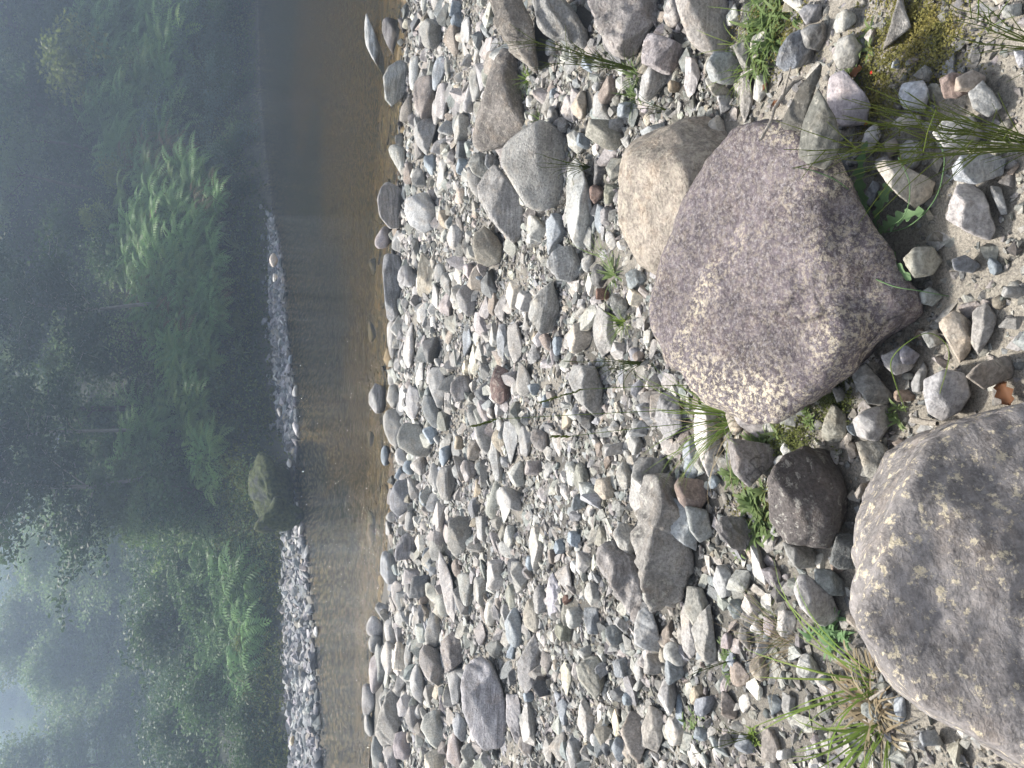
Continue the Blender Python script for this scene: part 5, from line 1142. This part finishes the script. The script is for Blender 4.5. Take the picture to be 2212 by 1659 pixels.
# toothed-leaf rosette with curving flower stems
c0 = base_pt(1900, 512) + Vector((0, -.03, .05)); R_ = tag(bpy.data.objects.new('dandelion', None), 'jagged-leaved dandelion against the huge purple boulder', 'dandelion'); col.objects.link(R_); R_.location = c0
def jag_leaf(az, L, e, droop, wd, seed):
    rng = np.random.default_rng(seed); V, F = [], []; p = np.zeros(3); n_ = 30
    for s in range(n_ + 1):
        t = s / n_; a = e - droop * t ** 1.3; d = np.array([math.cos(a) * math.cos(az), math.cos(a) * math.sin(az), math.sin(a)]); az += rng.normal() * .06; sd = np.array([-math.sin(az), math.cos(az), 0])
        env = wd * (.16 + .84 * math.sin(min(1, t * 1.02) * math.pi * .86) ** 1.1) * (1 if t < .97 else .3); w_ = env * ((.75, 1.0, .5, .32)[s % 4]) * rng.uniform(.8, 1.2)
        up = np.array([0, 0, .25 * w_]); V += [p - sd * w_ + up - d * w_ * .3, p, p + sd * w_ + up - d * w_ * .3]
        if s < n_: k = len(V) - 3; F += [(k, k + 1, k + 4, k + 3), (k + 1, k + 2, k + 5, k + 4)]
        p = p + d * L / n_
    return V, F
for k, (az, L, e) in enumerate([(-2.8, .2, .5), (2.9, .17, .9), (2.2, .2, .4), (1.5, .15, .9), (.9, .18, .5), (.3, .2, .5), (-.3, .17, .4), (-.9, .15, .3), (-1.5, .13, .3), (-2.1, .15, .3), (1.9, .12, 1.1), (.0, .12, 1.0), (-3.1, .13, .9), (.6, .14, .9)]):
    V, F = jag_leaf(az, L * 1.35, e + .3, 1.0, .022, 400 + k); me = mesh_np('leaf', V, F); add('leaf', me, M['dandelion'], R_)
def path_stem(nm, pts, rad, parent, mat, origin):
    P = [Vector(p) for p in pts]; Q = []
    for i in range(len(P) - 1):
        p0, p1, p2, p3 = P[max(i - 1, 0)], P[i], P[i + 1], P[min(i + 2, len(P) - 1)]
        for s in range(6):
            t = s / 6; Q.append(.5 * ((2 * p1) + (p2 - p0) * t + (2 * p0 - 5 * p1 + 4 * p2 - p3) * t * t + (3 * p1 - p0 - 3 * p2 + p3) * t ** 3))
    Q.append(P[-1]); V, F = tube_np(Q, [rad * (1 - .45 * i / len(Q)) for i in range(len(Q))], 6); V = V - np.array(origin[:]); o = add(nm, mesh_np(nm, V, F), M[mat], parent, None if parent else origin); return o
Dc = (c0 - CAM).length
path_stem('stem', [c0, at(1860, 440, Dc * .97), at(1815, 395, Dc * .93), at(1760, 370, Dc * .90), at(1720, 362, Dc * .88)], .0016, R_, 'dandelion', c0)
path_stem('stem', [c0, at(1870, 580, Dc * .95), at(1920, 615, Dc * .92), at(1985, 628, Dc * .92), at(2050, 640, Dc * .95)], .0017, R_, 'dandelion', c0)
path_stem('stem', [c0, at(1960, 490, Dc * .95), at(2020, 430, Dc * .94), at(2040, 350, Dc * .94), at(2030, 310, Dc * .95)], .0017, R_, 'dandelion', c0)
path_stem('stem', [c0, at(1950, 470, Dc * .93), at(1965, 400, Dc * .9), at(1940, 340, Dc * .9)], .0013, R_, 'dandelion', c0)
o = path_stem('seeding_grass', [base_pt(1960, 890), at(1935, 830, 1.55), at(1925, 780, 1.5), at(1960, 740, 1.48), at(2010, 720, 1.5), at(2050, 760, 1.55), at(2030, 850, 1.62)], .0011, None, 'grass', base_pt(1960, 890))
tag(o, 'thin looping stem beside the mottled round stone', 'grass')
# large strappy clump by the cream-spotted boulder: green blades over a dry brown core
for (x, y, n_, L, ln_, lb, sd) in [(1880, 1475, 15, .36, (-.15, .75), 'strappy grass clump with yellow-tipped blades against the cream-spotted boulder', 21), (1905, 1578, 22, .30, (-.9, .1), 'green grass clump fanning towards the bottom edge', 22)]:
    tuft('grass_clump', x, y, n_, L, .0055, .9, 1.1, sd, 'grass', lb, 'grass', lean=ln_, parts=(('dry_leaves', 'straw', 30, .13, .007),))
tuft('dry_grass', 1890, 1530, 46, .15, .006, 1.2, 1.6, 24, 'straw', 'curled dry brown leaves between the two strappy clumps', 'dry grass', up=1.1)
tuft('dry_grass', 1720, 1395, 26, .22, .002, 1.0, .9, 25, 'straw', 'dry wispy stalks beside the long pinkish stone', 'dry grass', lean=(-.2, .6))
tuft('grass_tuft', 1700, 1360, 20, .20, .0018, 1.0, .9, 26, 'broom', 'thin dark green stems on the gravel near the pinkish stone', 'grass', lean=(-.2, .6))
b = base_pt(1590, 1425); stems_to('broom_seedling', b, world_tips(b, [(1473, 1470), (1485, 1466), (1500, 1450), (1520, 1455)]), 'thin broom sprig near the bottom edge of the beach', 'broom plant', 'broom', .0012, seed=31, side=5)
b = base_pt(1635, 1590); stems_to('broom_seedling', b, world_tips(b, [(1490, 1632), (1530, 1560), (1560, 1555), (1550, 1600)]), 'faint broom sprig at the bottom edge of the picture', 'broom plant', 'broom', .0011, seed=32, side=5)
# green broom stems close to the camera at the right edge
b = Vector(on_plane(2300, 322, .0)); D = (b - CAM).length
tips = [(1742, 328), (1700, 322), (1800, 296), (1862, 190), (1900, 205), (1850, 215), (1880, 240), (1905, 250), (1830, 250), (1870, 262), (1930, 300), (1960, 338), (1990, 225), (2010, 300), (1920, 335), (1820, 350)]
stems_to('broom_plant', b, [at(a_, c_, D * RNG.uniform(.60, .74)) for a_, c_ in tips], 'green broom stems leaning into view from the right edge', 'broom plant', 'broom', .0015, seed=41, side=7, sideL=.18, sag=.02)
b = Vector(on_plane(2330, 130, .0)); D = (b - CAM).length
stems_to('broom_plant', b, [at(a_, c_, D * RNG.uniform(.66, .8)) for a_, c_ in [(2030, -5), (2060, 20), (2075, 45), (2100, 55), (2060, 70), (2120, 20), (2090, 85)]], 'short broom stems in the top right corner', 'broom plant', 'broom', .0014, seed=42, side=6, sideL=.15, sag=.02)
# twigs and a fallen leaf
def twig(pts, rad, label, name='twig', z=.03, branches=(), mat='bleached', D0=None):
    b = base_pt(*pts[0]); D = (b - CAM).length; P = []
    for i, q in enumerate(pts): P.append(at(q[0], q[1], ((base_pt(*q) - CAM).length - z) if D0 is None else D0[i]))
    A = Acc(); A.add(*tube_np(P, [rad * (1 - .55 * i / len(P)) for i in range(len(P))], 7))
    for i, q, l in branches: A.add(*tube_np([P[i], at(q[0], q[1], (P[i] - CAM).length * l)], [rad * .6, rad * .3], 5))
    me = A.mesh(name); me.transform(Matrix.Translation(-P[0])); return tag(add(name, me, M[mat], loc=P[0]), label, 'twig')
twig([(1735, 164), (1712, 178), (1690, 208), (1672, 235), (1665, 262), (1642, 303)], .0065, 'bleached branching twig lying from the brown slab onto the purple boulder', 'twig',
     branches=((1, (1700, 165), 1.0), (2, (1708, 145), .99), (1, (1728, 175), 1.0)), D0=[2.0, 2.0, 1.97, 1.95, 1.94, 1.92])
twig([(1970, 905), (1995, 912), (2025, 915)], .009, 'short grey stick end against the cream-spotted boulder', 'stick', z=.05)
twig([(1880, 1510), (1895, 1500), (1912, 1488)], .004, 'pale broken stalk across the dry grass', z=.08)
twig([(1985, 716), (2020, 720), (2065, 728)], .0018, 'thin pale straw lying on the ochre stone', z=.04)
def fallen_leaf(x, y, s, rz, label, mat='dead_leaf'):
    g = 7; V, F = [], []
    for i in range(g):
        for j in range(g):
            u, v = i / (g - 1) * 2 - 1, j / (g - 1) * 2 - 1; w_ = (1 - u * u) ** .6 * (1 + .35 * math.sin(u * 9 + x)); V.append((u * s, v * w_ * s * .55, .25 * s * (v * v - .4) + .15 * s * math.sin(u * 3)))
    for i in range(g - 1):
        for j in range(g - 1): k = i * g + j; F.append((k, k + 1, k + g + 1, k + g))
    p = base_pt(x, y) + Vector((0, 0, s * .5 + .012)); return tag(add('fallen_leaf', mesh_np('fallen_leaf', V, F), M[mat], loc=p, rot=(.2, .2, rz)), label, 'leaf')
fallen_leaf(2195, 850, .028, .5, 'curled orange dead leaf at the right edge')
fallen_leaf(1868, 160, .022, 1.9, 'small red-brown dead leaf below the smooth stacked cobble', 'dead_leaf')
fallen_leaf(1692, 228, .02, 1.0, 'rust-coloured dead leaf under the bleached twig')
fallen_leaf(1662, 192, .018, 2.0, 'small dead leaf in the gap riverward of the bleached twig')

# ---------------------------------------------------------------- names of the stones
def sizeword(p): return 'large' if p > 95 else 'medium' if p > 45 else 'small'
rank = {}
for o, px, py, ps, sh, c, label, short in STONES:
    if label is None:
        cands = sorted(((px - a) ** 2 + (py - b_) ** 2, a, b_, s_) for a, b_, s_, z_ in LAND)
        d2, a, b_, s_ = cands[0]; dx, dy = px - a, py - b_
        side = ('on the river side of' if dx < 0 else 'on the camera side of') if abs(dx) > abs(dy) else ('just above' if dy < 0 else 'just below')
        if px < 740: side, s_ = 'on the far shore by', 'the far shingle' if py > 1120 else 'the driftwood log' if py > 760 else 'the mossy bank'
        cn = CNAME.get(c) if isinstance(c, str) else None
        if cn is None:
            r_, g_, b2 = c; br_ = (r_ + g_ + b2) / 3; cn = ('pale ' if br_ > .36 else 'dark ' if br_ < .25 else '') + ('brown-grey' if r_ > b2 * 1.12 else 'blue-grey' if b2 > r_ * 1.04 else 'grey')
        rank.setdefault((side, s_, cn + sh), []).append((d2, o, f'{sizeword(ps)} {cn} {SNAME[sh]} stone'))
    else: tag(o, label, 'boulder' if ps > 130 else 'stone', 'boulders of the beach' if ps > 130 else 'stones of the beach')
for (side, s_, _c), q in rank.items():
    q.sort(key=lambda e: e[0])
    for i, (d2, o, t) in enumerate(q):
        lb = f'{t} {side} {s_}' + ('' if len(q) == 1 else ', nearest' if i == 0 else f', {ordinal(i)} out')
        if len(lb.split()) > 16: lb = lb.split(' ', 1)[1]
        tag(o, lb, 'stone', 'stones of the beach')

# ---------------------------------------------------------------- valley mist
HZ = (-232, 232, -12, 312, -3.2, 58)
V = [(x, y, z) for x in HZ[:2] for y in HZ[2:4] for z in HZ[4:]]
hz = add('haze', mesh_np('haze', V, [(0, 1, 3, 2), (4, 6, 7, 5), (0, 4, 5, 1), (2, 3, 7, 6), (0, 2, 6, 4), (1, 5, 7, 3)], False)); tag(hz, 'thin blue-grey mist filling the valley', kind='stuff')
m = bpy.data.materials.new('mist'); m.use_nodes = True; nd = m.node_tree.nodes; nd.remove(nd['Principled BSDF'])
pv = nd.new('ShaderNodeVolumePrincipled'); pv.inputs['Color'].default_value = (.41, .52, .68, 1); pv.inputs['Density'].default_value = .0052; pv.inputs['Anisotropy'].default_value = .4
m.node_tree.links.new(pv.outputs[0], nd['Material Output'].inputs['Volume']); hz.data.materials.append(m)
